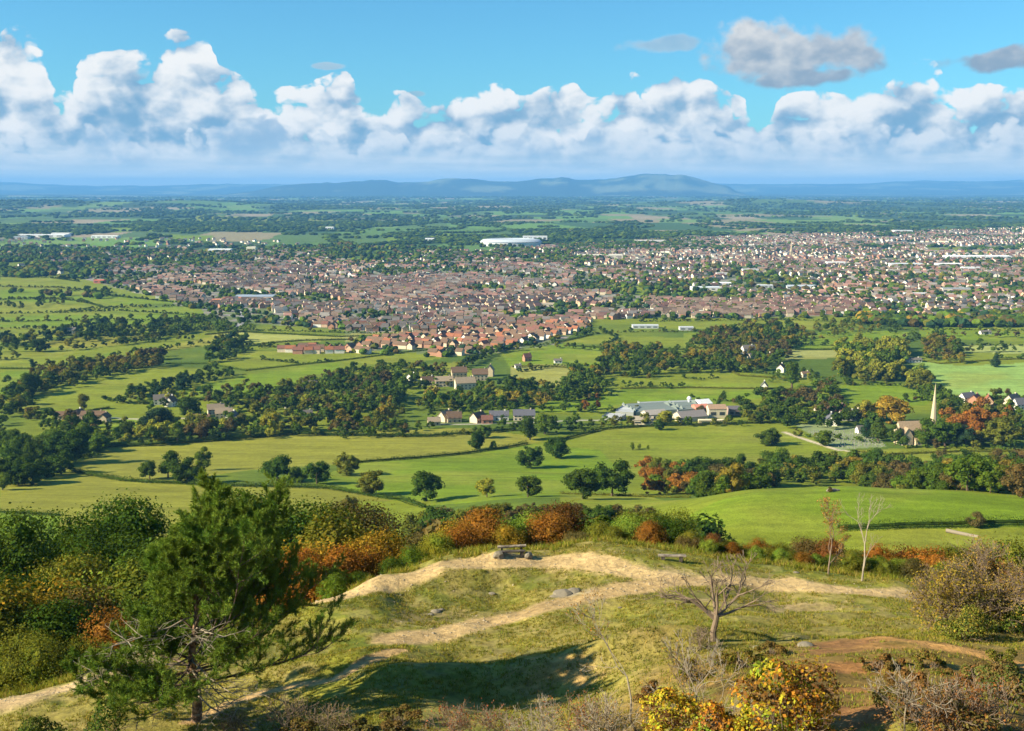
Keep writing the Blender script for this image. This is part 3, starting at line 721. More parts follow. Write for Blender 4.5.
def tree(px, D, h, kind='round', tone='dark green', label=None, group=None, name='tree', w=1.0, xy=None, parts=True, rot=None, cat='tree'):
    if xy is None: x, y, z = at(px, D)
    else: x, y = xy; z = hz(x, y)
    i = NTREE[0]; NTREE[0] += 1; rs = random.Random(i*13+5)
    cm, tm = proto(kind, i % 5)
    root = bpy.data.objects.new(name, None); COL.objects.link(root); root.location = (x, y, z-0.02*h)
    root.rotation_euler = (0, 0, rs.uniform(0, 6.28) if rot is None else rot); root.scale = (h*w, h*w, h)
    root['label'] = label; root['category'] = cat
    if group: root['group'] = group
    c = bpy.data.objects.new('crown' if 'tree' in name or name in ('oak', 'poplar', 'yew', 'willow') else 'foliage', cm); COL.objects.link(c); c.parent = root
    t = np.array(TONES[tone])*rs.uniform(0.82, 1.2); c.color = (t[0]*rs.uniform(.9, 1.12), t[1], t[2], 1)
    if parts and kind not in ('bush', 'bigbush'):
        b = bpy.data.objects.new('trunk', tm); COL.objects.link(b); b.parent = root
    return root
# ================================================================== trees, hedges and houses of the vale
def wpoly(pts): return [hit(p[0], p[1], 200.0)[:2] for p in pts]
FOREST = []     # dicts of every mid-distance tree: place, size, look, zone
def belt(pts, spacing, h, tones, zone, kinds=('round','round','tall','bush'), dens=.84, seed=0):
    P = wpoly(pts); Pa = np.array(P); rs = np.random.RandomState(seed+len(FOREST))
    x0, y0 = Pa.min(0); x1, y1 = Pa.max(0)
    gx, gy = np.meshgrid(np.arange(x0, x1+spacing, spacing), np.arange(y0, y1+spacing, spacing))
    gx = gx.ravel()+rs.uniform(-.45, .45, gx.size)*spacing; gy = gy.ravel()+rs.uniform(-.45, .45, gy.size)*spacing
    m = poly_mask(gx, gy, P) & (rs.rand(gx.size) < dens)
    ph = fbm(gx, gy, 55, 2, .5, seed)
    for x, y, f in zip(gx[m], gy[m], ph[m]):
        t = tones[int(np.clip((f-0.25)/0.5*len(tones)+rs.uniform(-2.2, 2.2), 0, len(tones)-1))]
        FOREST.append(dict(x=x, y=y, h=rs.uniform(h[0]*.7, h[1]*1.1), kind=kinds[rs.randint(len(kinds))], tone=t, zone=zone, w=rs.uniform(.85, 1.2), lone=False))
def row(pts, spacing, h, tones, zone, kinds=('round',), seed=1, jit=2.5):
    P = wpoly(pts); rs = np.random.RandomState(seed+len(FOREST)); carry = 0
    for (ax, ay), (bx, by) in zip(P[:-1], P[1:]):
        L = math.hypot(bx-ax, by-ay); s = carry
        while s < L:
            t = s/L
            FOREST.append(dict(x=ax+(bx-ax)*t+rs.normal(0, jit), y=ay+(by-ay)*t+rs.normal(0, jit), h=rs.uniform(*h), kind=kinds[rs.randint(len(kinds))],
                               tone=tones[rs.randint(len(tones))], zone=zone, w=rs.uniform(.9, 1.25), lone=False)); s += spacing*rs.uniform(.6, 1.5)
        carry = s-L
DK, MD, OL, LG, YG, GO, OR, BR, RU, BG_, AM = 'dark green', 'mid green', 'olive', 'light green', 'yellow green', 'golden', 'orange', 'brown', 'russet', 'blue green', 'amber'
Wd = (DK, DK, MD, OL, DK, BG_); Wa = (DK, MD, OL, BR, MD, DK, OL, YG); Wm = (DK, MD, MD, OL, LG)
# --- woods and belts, left
belt([(0,448),(40,452),(66,440),(105,446),(92,460),(72,466),(62,478),(38,486),(0,492)], 11, (11,17), (DK,DK,DK,MD), 'in the dark wood at the left end of the pale meadows')
belt([(20,418),(60,426),(110,430),(160,432),(230,428),(300,424),(340,420),(340,436),(250,440),(150,446),(110,448),(70,440),(30,428)], 12, (9,16), Wa, 'in the wooded strip above the long dry meadow')
belt([(150,402),(200,396),(250,392),(290,392),(340,386),(340,420),(300,424),(250,422),(200,402),(150,412)], 13, (8,15), Wa, 'around the cottages among the trees', dens=.75)
belt([(0,396),(30,398),(34,412),(10,420),(0,432)], 12, (10,15), Wd, 'beside the farm lane')
belt([(40,374),(100,364),(163,355),(163,366),(100,381),(32,397),(20,391)], 11, (9,15), (DK,OL,OL,AM,BR), 'in the olive belt between two hill pastures')
belt([(112,406),(135,392),(188,378),(212,371),(237,376),(186,390),(145,402)], 10, (7,12), Wd, 'in the dark spinney between the two large pastures')
belt([(205,363),(214,342),(244,337),(250,350),(228,362)], 12, (9,15), Wd, 'in the copse above the bright pasture')
belt([(232,400),(292,388),(340,376),(360,380),(340,392),(250,398)], 12, (8,13), Wa, 'along the edge of the bright sloping pasture')
row([(76,350),(140,343),(196,340)], 10, (6,10), Wd, 'in the tall hedge across the far pastures')
row([(124,345),(165,338),(193,328)], 10, (8,13), Wd, 'in the tall hedge across the far pastures')
row([(110,357),(160,351),(199,345)], 10, (5,9), Wd, 'in the tall hedge across the far pastures')
row([(246,353),(270,346),(340,348),(400,346)], 13, (5,9), Wm, 'in the hedge below the small red estate')
belt([(0,338),(40,334),(110,330),(150,326),(190,324),(200,332),(150,340),(60,344),(0,350)], 14, (9,15), Wd, 'in the woods in front of the town', dens=.7)
belt([(150,326),(200,318),(250,325),(250,332),(190,334)], 13, (8,13), Wm, 'beside the town edge road', dens=.7)
row([(0,352),(40,352),(75,350)], 16, (8,13), Wd, 'beside the far left pastures')
row([(36,368),(70,366),(100,362)], 12, (7,12), Wd, 'beside the far left pastures')
# --- centre
belt([(340,378),(400,385),(420,392),(400,400),(400,432),(340,438)], 13, (9,16), (DK,OL,AM,DK,BR,MD), 'in the autumn wood in the middle of the vale', dens=.85)
belt([(420,396),(450,398),(520,386),(555,391),(575,372),(600,372),(605,392),(570,406),(510,410),(470,410),(440,414),(418,410)], 12, (9,16), (DK,MD,OL,AM,DK), 'in the wood behind the stone cottages')
belt([(345,372),(380,368),(436,366),(456,372),(450,382),(430,392),(345,386)], 12, (7,12), (BR,OL,DK,DK,MD), 'around the pale manor houses')
row([(450,386),(490,388),(520,384)], 11, (8,12), Wd, 'around the pale manor houses')
row([(456,372),(475,362),(495,354),(500,350)], 10, (8,12), Wd, 'in the dark strip running up to the red estate')
row([(498,352),(560,348),(600,352)], 15, (6,10), Wm, 'in the hedges below the red estate')
belt([(600,352),(630,348),(680,350),(684,370),(660,380),(625,380),(600,372)], 12, (8,14), (DK,OL,AM,MD,DK), 'in the mixed copse by the green pastures')
belt([(404,424),(440,430),(430,437),(345,440),(345,430)], 12, (7,11), Wa, 'in the garden strip beside the dry meadow', dens=.8)
row([(438,418),(500,412),(560,412),(600,414)], 13, (6,11), (DK,MD,OL,MD), 'around the stone cottages')
belt([(500,425),(560,424),(620,424),(640,420),(700,424),(760,423),(760,426),(640,428),(560,434),(510,434)], 11, (6,10), (DK,DK,MD,OL), 'in the hedge strip under the glasshouses', dens=.9)
row([(588,400),(600,398)], 8, (7,9), (OR,BR), 'beside the glasshouses')
row([(440,437),(480,433),(520,430)], 14, (4,7), Wd, 'beside the dry meadow')
# --- right
belt([(684,342),(717,334),(750,327),(790,329),(797,341),(784,362),(764,372),(684,374)], 12, (9,15), (DK,MD,OL,AM,DK,BR), 'in the large mixed wood below the town')
belt([(796,330),(860,320),(905,322),(900,334),(850,334),(800,345)], 13, (7,11), (OL,MD,AM,DK), 'in the hedgerows under the town', dens=.6)
belt([(840,349),(905,349),(900,382),(838,381)], 9, (17,22), (YG,OL,YG,MD), 'in the tall yellow green poplar plantation', kinds=('column','tall'))
belt([(902,380),(916,374),(932,384),(926,392),(905,390)], 11, (12,16), (YG,LG,OL), 'in the pale willow group beside the poplars', kinds=('bush','round'))
belt([(918,344),(935,336),(960,345),(962,364),(930,362)], 12, (9,14), (DK,BR,OL,AM), 'in the copse at the right edge of the poplars')
row([(905,338),(960,336),(1030,338)], 14, (6,11), Wa, 'in the hedges of the far right')
row([(935,356),(970,352),(1030,352)], 16, (7,12), Wd, 'in the hedges of the far right')
belt([(742,405),(785,394),(830,389),(843,406),(862,420),(840,430),(796,430),(740,422)], 12, (9,15), (BR,OL,DK,MD,DK), 'in the wood between the glasshouses and the churchyard', dens=.85)
belt([(600,384),(684,386),(684,389),(600,388)], 8, (4,6), (DK,), 'in the clipped dark hedge of the bright field')
row([(772,382),(800,378),(830,386),(900,380)], 16, (6,11), Wa, 'in the hedges above the church')
belt([(850,410),(884,420),(890,438),(862,432)], 12, (10,15), (AM,OL,DK), 'beside the churchyard', dens=.6)
belt([(940,414),(990,408),(1060,420),(1060,446),(1000,446),(950,444)], 12, (10,15), (AM,OL,OR,MD,OL,DK), 'in the autumn wood right of the church')
belt([(925,395),(950,396),(965,408),(930,412)], 11, (11,15), (DK,MD), 'behind the church spire')
belt([(965,398),(1000,400),(1060,404),(1060,412),(990,408)], 13, (7,12), (DK,MD,OL), 'around the red roofed houses at the right', dens=.6)
belt([(694,498),(688,480),(720,474),(760,470),(785,466),(830,466),(880,468),(960,466),(1070,468),(1070,500),(1024,499),(950,490),(850,486),(780,487),(720,496)], 11, (9,14), (BR,DK,MD,OL,DK,AM,DK), 'in the broad wood behind the domed pasture')
belt([(640,474),(690,474),(690,496),(645,496)], 10, (8,12), (BR,OL,OR,MD), 'in the brown copse left of the domed pasture')
# --- far belts in front of and left of the town
belt([(40,330),(120,322),(200,318),(205,326),(110,334),(40,336)], 18, (9,14), Wd, 'in the woods in front of the town', dens=.5)
belt([(0,306),(60,300),(70,305),(0,312)], 18, (9,13), Wd, 'far left of the town', dens=.5)
belt([(85,292),(112,292),(112,298),(85,299)], 13, (9,14), Wd, 'far left of the town')
row([(60,313),(110,309),(200,306)], 6, (3,7), Wd, 'in the hedge of the far left pastures')
row([(0,300),(60,299),(95,305)], 6, (3,7), Wd, 'in the hedge of the far left pastures')
row([(0,329),(60,329),(110,325)], 6, (3,7), Wd, 'in the hedge of the far left pastures')
# --- further hedgerow trees
for pts, sp, hh, tn in [
 ([(500,343),(540,346),(560,343)],14,(6,9),Wd), ([(590,334),(640,332),(700,332),(740,330)],15,(7,11),Wa), ([(640,322),(700,321),(780,320),(860,322)],13,(7,11),Wa), ([(600,330),(620,340),(600,346)],13,(6,9),Wd),
 ([(684,365),(740,372),(790,376)],12,(6,10),Wm), ([(795,345),(838,346)],12,(7,10),Wd), ([(845,344),(905,343),(920,338)],11,(7,10),Wd), ([(900,330),(960,330),(1030,331)],12,(7,12),Wa),
 ([(860,318),(900,322),(960,318),(1030,322)],11,(8,13),Wa), ([(930,345),(1030,346)],13,(8,12),Wd), ([(780,366),(840,384),(860,386)],11,(6,10),Wd), ([(690,400),(740,402)],13,(5,8),Wd),
 ([(610,412),(640,410)],9,(5,8),Wm), ([(560,398),(600,396),(620,396)],11,(7,11),Wd), ([(470,404),(500,408),(540,404)],11,(7,11),Wd), ([(430,402),(470,404)],11,(8,12),Wa),
 ([(340,374),(360,371),(400,369)],13,(5,8),Wd), ([(262,360),(300,364),(340,361)],15,(4,7),Wd), ([(0,300),(30,299),(70,300)],6,(3,7),Wd), ([(62,312),(100,308),(150,306)],6,(3,7),Wd),
 ([(0,314),(60,313),(120,311),(205,316)],6,(3,7),Wd), ([(0,322),(60,321),(120,320),(205,322)],13,(9,13),Wa), ([(110,296),(150,300),(205,306)],6,(3,7),Wd), ([(0,287),(60,288),(100,292)],6,(3,7),Wd),
 ([(0,277),(50,278),(80,282)],6,(3,7),Wd), ([(40,292),(80,291)],6,(3,7),Wd), ([(0,360),(20,358)],10,(9,13),Wd), ([(205,330),(235,330),(345,333),(440,336)],13,(6,10),Wm), ([(200,343),(262,346),(300,350)],12,(6,9),Wd),
 ([(10,384),(30,390)],9,(9,12),Wd), ([(105,400),(130,404),(160,404)],12,(5,9),Wm), ([(250,408),(300,404),(340,400)],11,(8,13),Wa), ([(0,435),(30,436)],10,(8,12),Wd), ([(60,425),(120,424),(150,428)],11,(5,9),Wm),
 ([(684,378),(700,380),(720,378)],12,(5,8),Wd), ([(850,385),(900,386),(935,396)],14,(5,8),Wd), ([(886,404),(920,400),(935,398)],11,(8,12),Wa), ([(1000,358),(1030,360)],12,(8,12),Wd), ([(905,448),(1030,450)],11,(7,11),Wa),
 ([(795,436),(850,440),(880,444)],12,(4,7),Wm), ([(520,372),(560,366),(600,366)],13,(5,9),Wd)]:
    row(pts, 4.6, (2.0, 4.6), tn, 'in the hedgerows of the vale', jit=.7)
    row(pts, sp*2.2, hh, tn, 'in the hedgerows of the vale', jit=1.5)
# --- trees that stand alone: px, foot row, top row, kind, tone, width, label
LONE = [
 (150,479,457,'round',DK,1.1,'round dark tree at the left of the three by the curving hedge'),
 (168,478,445,'tall',DK,1.0,'tall dark tree with open top in the middle of the three by the curving hedge'),
 (187,483,452,'round',DK,1.15,'broad dark tree at the right of the three by the curving hedge'),
 (204,470,444,'tall',MD,1.0,'narrow tree standing just behind the three by the curving hedge'),
 (277,481,453,'round',DK,1.25,'broad domed dark tree directly right of the pine top'),
 (298,482,465,'bush',MD,1.0,'low pale bushy tree between the domed tree and a smaller oak'),
 (317,484,459,'round',DK,1.1,'small dark oak beside the low pale bushy tree'),
 (347,475,448,'round',OL,1.1,'olive tree behind the one in the meadow corner'),
 (372,495,466,'round',OL,1.1,'rounded olive tree standing in the meadow corner left of the big oak'),
 (427,501,468,'round',DK,1.05,'big dark oak alone on the bright green field edge'),
 (487,497,474,'round',YG,1.0,'small bright yellow green tree among the dark ones'),
 (528,497,473,'round',DK,1.15,'wide dark tree right of the yellow green tree'),
 (530,468,441,'round',DK,1.05,'oak with a flat branch to the left in the bright field'),
 (556,458,433,'round',DK,1.1,'dark oak under the hedge end casting a long shadow'),
 (545,434,412,'round',MD,1.0,'green tree by the hedge below the cottages'),
 (530,440,410,'tall',DK,.9,'tall dark tree at the end of the long field hedge'),
 (476,449,430,'round',DK,.95,'dark tree on the line of the long field hedge'),
 (484,438,422,'round',DK,1.0,'small tree behind the one on the long field hedge'),
 (493,449,440,'bush',DK,.8,'tiny round bush on the long field hedge'),
 (583,499,464,'round',DK,1.1,'dark tree at the left of the touching pair by the brown copse'),
 (612,496,454,'round',DK,1.05,'largest round dark tree of the touching pair by the brown copse'),
 (660,485,455,'round',OL,.8,'thin pale topped tree above the brown copse'),
 (769,445,425,'round',DK,1.35,'wide spreading dark oak alone in the meadow below the glasshouses'),
 (825,446,427,'round',MD,1.1,'green tree at the corner of the churchyard path'),
 (892,424,393,'round',GO,1.25,'large golden tree beside the church'),
 (868,420,395,'tall',YG,1.0,'yellow tree left of the golden one'),
 (878,441,413,'cone',DK,1.3,'dark conical yew in the churchyard in front of the golden tree'),
 (866,438,415,'cone',BG_,1.1,'slim blue green conifer at the left of the dark yew'),
 (895,445,422,'tall',DK,.9,'dark tree hiding the corner of the church nave'),
 (924,445,415,'tall',MD,1.0,'green tree between the nave and the spire'),
 (945,446,415,'round',MD,1.1,'rounded green tree just right of the spire'),
 (965,446,423,'round',BG_,1.1,'very dark tree in the shade right of the spire'),
 (972,440,400,'round',OR,1.15,'orange brown tree above the very dark tree'),
 (1000,446,412,'round',OL,1.15,'broad olive tree at the end of the wood right of the church'),
 (1008,396,388,'bush',BR,.8,'small brown bush beside the red roofed houses'),
 (995,367,350,'cone',BG_,1.2,'lone dark conifer in the far right pasture'),
 (792,388,357,'column',MD,1.2,'tall narrow poplar beside the red gabled house'),
 (660,430,417,'round',DK,1.0,'dark tree left of the barn roof'),
 (666,424,408,'round',YG,1.2,'round yellow green tree before the glasshouse'),
 (700,416,404,'round',BR,.9,'small brown tree beside the farm buildings'),
 (735,404,396,'round',BR,.9,'small tree on the field boundary above the farm'),
 (632,450,441,'round',LG,.6,'left sapling of three in guards on the meadow'),
 (639,449,442,'round',LG,.6,'middle sapling of three in guards on the meadow'),
 (648,450,444,'round',LG,.5,'right sapling of three in guards on the meadow'),
 (585,410,399,'round',OR,.9,'orange tree beside the glasshouses'),
 (597,409,399,'round',RU,.9,'russet tree touching the glasshouses'),
 (30,395,370,'round',DK,1.0,'dark tree at the left end of the olive belt'),
 (84,410,391,'tall',OL,.9,'solitary tree on the edge of the pasture above the farmhouses'),
 (160,434,402,'round',BG_,1.2,'dense dark blue green tree in the middle of the hamlet'),
 (190,418,394,'round',DK,1.1,'dark tree behind the white cottage'),
 (68,463,424,'round',DK,1.15,'large dark tree at the end of the left wood'),
 (38,352,337,'round',DK,1.1,'round tree in the far left pasture'),
 (68,346,337,'round',YG,1.0,'yellowish bush in front of the far left farmhouse'),
 (502,404,386,'round',YG,1.2,'pale willow like tree in the dark wood'),
 (975,527,511,'bush',BR,1.0,'rounded brown bush at the hedge across the domed pasture'),
 (830,492,486,'bush',BR,.7,'small scrubby bush on the crest of the domed pasture'),
 (612,528,503,'bush',DK,.9,'dark bush in the small field behind the knoll'),
 (350,512,492,'round',OL,.9,'olive tree on the near edge of the pale meadow'),
]
for (px, pf, pt, kind, tone, w, lab) in LONE:
    x, y, z = hit(px, pf, 230.0); dx, dy, dz = ray(px, pt); h = EYE+dz*y/dy-z
    FOREST.append(dict(x=x, y=y, h=max(h, 2.0), kind=kind, tone=tone, zone=None, w=w, lone=True, label=lab))
for f in FOREST: f['app'] = f['h']/f['y']
NEAR_KEEP = 225
lone = [f for f in FOREST if f['lone']]; rest = sorted([f for f in FOREST if not f['lone']], key=lambda f: -f['app'])
# keep those not wholly hidden: approximate by size only
solo, mass = lone+rest[:NEAR_KEEP-len(lone)], rest[NEAR_KEEP-len(lone):]
SHAPEW = {'round': 'round', 'tall': 'upright', 'cone': 'conical', 'column': 'narrow', 'bush': 'bushy'}
for f in solo:
    lab = f.get('label') or ('%s %s tree %s' % (f['tone'], SHAPEW[f['kind']], f['zone']))
    grp = None if f['lone'] else 'trees '+f['zone']
    nm = 'bush' if f['kind'] == 'bush' and f['lone'] else 'tree'
    tree(0, 0, f['h'], f['kind'], f['tone'], lab, grp, name=nm, w=f['w'], xy=(f['x'], f['y']), cat=nm)
print('forest', len(FOREST), 'solo', len(solo), 'mass', len(mass))
LOW = [crown_geo(500+i, n=420, leaf=0.105, width=1.05, base=0.02, lobes=11, shape='round') for i in range(5)] + [crown_geo(520, n=420, leaf=0.09, width=0.5, base=0.02, lobes=14, shape='column')]
def tri_of(Q):
    t = Q[:, 2] == Q[:, 3]; return np.concatenate([Q[t][:, :3], Q[~t][:, [0, 1, 2]], Q[~t][:, [0, 2, 3]]])
LOW = [(V, tri_of(Q)) for V, Q in LOW]
LOWB = [crown_geo(530+i, n=110, leaf=0.2, width=1.7, base=0.0, lobes=6, shape='bush') for i in range(3)]
LOWB = [(V, tri_of(Q)) for V, Q in LOWB]
def merge_stuff(name, items, label):
    """items: (geo index, x, y, z, sx, sz, rot, colour)"""
    Vs, Ts, Cs, off = [], [], [], 0
    for (gi, x, y, z, sx, szz, ro, c) in items:
        V, T = gi; cr, sr = math.cos(ro)*sx, math.sin(ro)*sx
        W_ = np.empty(V.shape, np.float32); W_[:, 0] = V[:, 0]*cr-V[:, 1]*sr+x; W_[:, 1] = V[:, 0]*sr+V[:, 1]*cr+y; W_[:, 2] = V[:, 2]*szz+z
        Vs.append(W_); Ts.append(T+off); off += len(V); Cs.append(np.tile(np.array(c, np.float32), (len(V), 1)))
    me = mesh_np(name, np.concatenate(Vs), np.concatenate(Ts), LEAF_ATTR, np.concatenate(Cs))
    return link(name, me, kind='stuff', label=label)
rs = np.random.RandomState(4)
mz = height(np.array([f['x'] for f in mass]), np.array([f['y'] for f in mass]))
items = []
for f, z in zip(mass, mz):
    gi = LOW[5] if f['kind'] == 'column' else LOWB[rs.randint(3)] if f['h'] < 4.7 else LOW[rs.randint(5)]
    c = np.array(TONES[f['tone']])*rs.uniform(.8, 1.25)
    items.append((gi, f['x'], f['y'], z, f['h']*f['w'], f['h'], rs.uniform(0, 6.3), c))
r_ = np.random.RandomState(8)
for _ in range(2600):
    D = r_.uniform(105, 400); px = r_.uniform(-120, 1140); lim = float(np.interp(px, [-120, 420, 440, 640, 660, 690, 1140], [548, 546, 512, 514, 540, 552, 552]))
    if px > 680 and D > 285: continue
    h = min(r_.uniform(7, 12), top_h(px, lim+r_.uniform(0, 6), D))
    if h < 3: continue
    x_, y_, z_ = at(px, D); t_ = [DK, MD, DK, OL, DK, BR][r_.randint(6)]
    items.append((LOW[r_.randint(5)], x_, y_, z_, h*1.1, h, r_.uniform(0, 6.3), np.array(TONES[t_])*r_.uniform(.8, 1.2)))
merge_stuff('woodland', items, 'mixed green and autumn woods farther off in the vale')

# ------------------------------------------------------------------ hedges: one thing each
def hedge(pts, h, wd, tone, label, dmin=200.0, leaf=0.6, dens=17, world=None):
    P = world or hits(pts, dmin); rs = np.random.RandomState(int(abs(P[0][0])*7) % 9999); V, N, segs = [], [], []
    for (ax, ay), (bx, by) in zip(P[:-1], P[1:]):
        L = math.hypot(bx-ax, by-ay); n = int(L*dens*(h+wd)/3.5); t = rs.rand(n); ux, uy = (bx-ax)/L, (by-ay)/L
        a = rs.uniform(-0.35, math.pi+0.35, n); inn = np.sqrt(rs.uniform(.25, 1, n)); x = ax+(bx-ax)*t; y = ay+(by-ay)*t
        lump = 0.5+1.0*fbm(x, y, 5.0, 3, .6, 3)
        off = np.cos(a)*wd/2*lump*inn
        V.append(np.stack([x-uy*off, y+ux*off, height(x, y)+np.maximum(np.sin(a), 0.05)*h*lump*inn], 1))
        N.append(np.stack([-uy*np.cos(a), ux*np.cos(a), np.sin(a)], 1))
        m = max(2, int(L/6)); 
        tt = np.linspace(0, 1, m+1); sxx = ax+(bx-ax)*tt; syy = ay+(by-ay)*tt; szz = height(sxx, syy)+h*0.36
        for k in range(m): segs.append(((sxx[k], syy[k], szz[k]), (sxx[k+1], syy[k+1], szz[k+1]), min(h, wd)*.16, min(h, wd)*.16))
    V = np.concatenate(V); N = np.concatenate(N); o = V.mean(0)
    qv, qq = leaf_quads(V, N, leaf, rs); tv, tq = tubes(segs, 6)
    me = mesh_np('hedge', np.concatenate([qv, tv])-o, np.concatenate([qq, tq+len(qv)]), LEAF)
    ob = link('hedge', me, loc=o, label=label, category='hedge', group='hedges between the pastures'); c = np.array(TONES[tone])*rs.uniform(.85, 1.15); ob.color = (c[0], c[1], c[2], 1)
    return ob
hedge([(70,471),(95,476),(123,481),(150,483),(185,484),(215,486)], 3.0, 3.5, DK, 'low dark hedge curving past the three trees in the dry meadow')
hedge([(345,464),(360,463),(410,459),(466,454),(500,449),(528,444)], 2.8, 3.2, DK, 'long straight hedge rising to the right across the middle field')
hedge([(0,369),(40,369),(38,368)], 2.5, 3, DK, 'short dark hedge at the far left pasture corner')
hedge([(166,364),(206,364),(246,371),(340,361),(400,353),(430,350)], 2.6, 3, MD, 'hedge across the far slope above the bright pasture')
hedge([(215,486),(262,487),(330,489),(400,500),(425,508)], 2.6, 3, DK, 'hedge below the lone oaks on the left meadow')
hedge([(105,447),(150,446),(230,440),(300,434),(345,436),(430,437),(520,430)], 4.0, 5, DK, 'dark hedge bank along the top of the long dry meadow')
hedge([(560,441),(600,430),(640,427),(700,425),(770,423)], 3.0, 4, DK, 'dark hedge along the foot of the glasshouse yard')
hedge([(345,370),(396,368),(420,366)], 3, 4, DK, 'dashed dark hedge below the red estate')
hedge([(569,346),(620,349),(690,350)], 2.5, 3, DK, 'hedge between the two fields right of the estate')
hedge([(556,343),(575,339),(592,335)], 3, 4, DK, 'dark hedge at the tip of the red estate')
hedge([(620,389),(690,388),(770,389),(830,392)], 2.2, 3, OL, 'thin hedge line on the bright field above the glasshouses')
hedge([(716,408),(720,398),(724,392)], 2.2, 2.6, DK, 'short hedge running uphill beside the glasshouses')
hedge([(620,376),(680,374),(700,372)], 3, 4, DK, 'hedge beside the mixed copse')
hedge([(855,452),(890,455),(960,452),(1024,452)], 2.4, 3, OL, 'hedge at the foot of the churchyard trees')
hedge([(838,530),(880,529),(930,527),(975,526),(1030,525)], 3.2, 3.6, DK, 'low hedge crossing the foot of the domed pasture', leaf=.28, dens=40)
hedge([(60,415),(85,412),(110,408)], 2, 3, DK, 'garden hedge above the left farmhouses')
hedge([(0,413),(30,412),(60,414)], 2, 3, DK, 'garden hedge at the left edge')
hedge([(143,404),(190,401),(232,398),(292,387),(340,375)], 3.5, 4.5, DK, 'hedge along the foot of the bright sloping pasture')
hedge([(512,367),(540,366),(600,370),(620,364)], 2.2, 3, OL, 'hedge above the rough tawny field')
hedge([(0,397),(15,397),(30,396)], 3, 4, DK, 'hedge at the left end of the olive belt')
hedge([(720,345),(760,338),(790,336)], 3, 4, OL, 'hedge at the back of the large mixed wood')
hedge([(905,358),(940,364),(1000,360),(1060,358)], 2, 3, OL, 'hedge across the wide far right pasture')
hedge([(940,398),(985,399),(1060,398)], 2.2, 3, DK, 'hedge under the wide far right pasture')
hedge([(262,344),(300,341),(340,340),(400,341),(430,341)], 3, 4, DK, 'hedge beyond the pale stubble strip')
hedge([(205,335),(240,332),(340,337),(420,335)], 3, 4, DK, 'hedge behind the pale stubble strip')
hedge([(80,299),(95,305),(110,309)], 3, 4, DK, 'hedge slanting between far left fields')
hedge([(62,336),(120,336),(150,334)], 3, 4, DK, 'hedge in front of the far left woods')
hedge([(795,350),(838,350)], 3, 4, DK, 'hedge left of the poplar plantation')
hedge([(60,516),(30,514),(0,513)], 2, 3, DK, 'low hedge behind the dark trees at the left edge')
hedge([(690,352),(740,376),(800,380)], 2.4, 3, OL, 'hedge between the fields left of the poplars')
hedge([(560,494),(620,496),(690,498)], 1.6, 2.0, OL, 'brownish hedge along the small field behind the knoll')

# ================================================================== houses
WALLM = plain_mat('house_wall', None, 0.12, 0.8, objcol=True); ROOFM = plain_mat('house_roof', None, 0.25, 1.5, objcol=True)
ATTRM = plain_mat('town_paint', None, 0.12, 0.5, attr=True); GLASSD = plain_mat('window_glass', (0.05,0.06,0.07), 0.2, 1.0, rough=0.15)
def box_geo(x0, x1, y0, y1, z0, z1):
    V = np.array([(x, y, z) for z in (z0, z1) for y in (y0, y1) for x in (x0, x1)], float)
    Q = np.array([(0,2,3,1),(4,5,7,6),(0,1,5,4),(2,6,7,3),(0,4,6,2),(1,3,7,5)]); return V, Q
def gable_wall(w, d, h, r):
    V, Q = box_geo(-w/2, w/2, -d/2, d/2, -1.5, h); V = np.concatenate([V, [(-w/2, 0, h+r), (w/2, 0, h+r)]])
    return V, np.concatenate([quadify(np.array([(4, 6, 8), (5, 9, 7)])), Q[[0, 2, 3, 4, 5]]])
def gable_roof(w, d, h, r, t=0.3, o=0.5):
    k = r/(d/2); V = []
    for s in (-1, 1):
        for x in (-w/2-o, w/2+o):
            V += [(x, s*(d/2+o), h-k*o+0.06), (x, 0, h+r+0.06), (x, 0, h+r+0.06+t), (x, s*(d/2+o), h-k*o+0.06+t)]
    V = np.array(V); Q = []
    for b in (0, 8):
        Q += [(b, b+1, b+5, b+4), (b+3, b+7, b+6, b+2), (b, b+4, b+7, b+3), (b, b+3, b+2, b+1), (b+4, b+5, b+6, b+7)]
    return V, np.array(Q)
HM = {}
def house_meshes(w, d, h, r):
    k = (w, d, h, r)
    if k not in HM:
        V, Q = gable_wall(w, d, h, r); R_, Q2 = gable_roof(w, d, h, r)
        cv, cq = box_geo(w*.28, w*.28+1.0, -.5, .5, h+r*.6, h+r+1.3)
        wv, wq = [], []; off = 0
        HM[k] = (fixquads('wall', V, Q, WALLM), mesh_np('roof', R_, Q2, ROOFM), mesh_np('chimney', cv, cq, WALLM))
    return HM[k]
WIN = {}
def win_mesh(a, b):
    if (a, b) not in WIN:
        v, q = box_geo(-a/2, a/2, -0.05, 0.03, 0, b); WIN[(a, b)] = mesh_np('window', v, q, GLASSD)
    return WIN[(a, b)]
WALLC = {'white': (0.70,0.66,0.58), 'cream': (0.60,0.50,0.36), 'stone': (0.46,0.38,0.25), 'brick': (0.36,0.19,0.12), 'pale brick': (0.48,0.33,0.22)}
ROOFC = {'red': (0.175,0.080,0.058), 'brown': (0.145,0.092,0.058), 'grey': (0.14,0.125,0.11), 'orange': (0.27,0.105,0.052), 'stone': (0.28,0.22,0.15), 'slate': (0.11,0.11,0.13)}
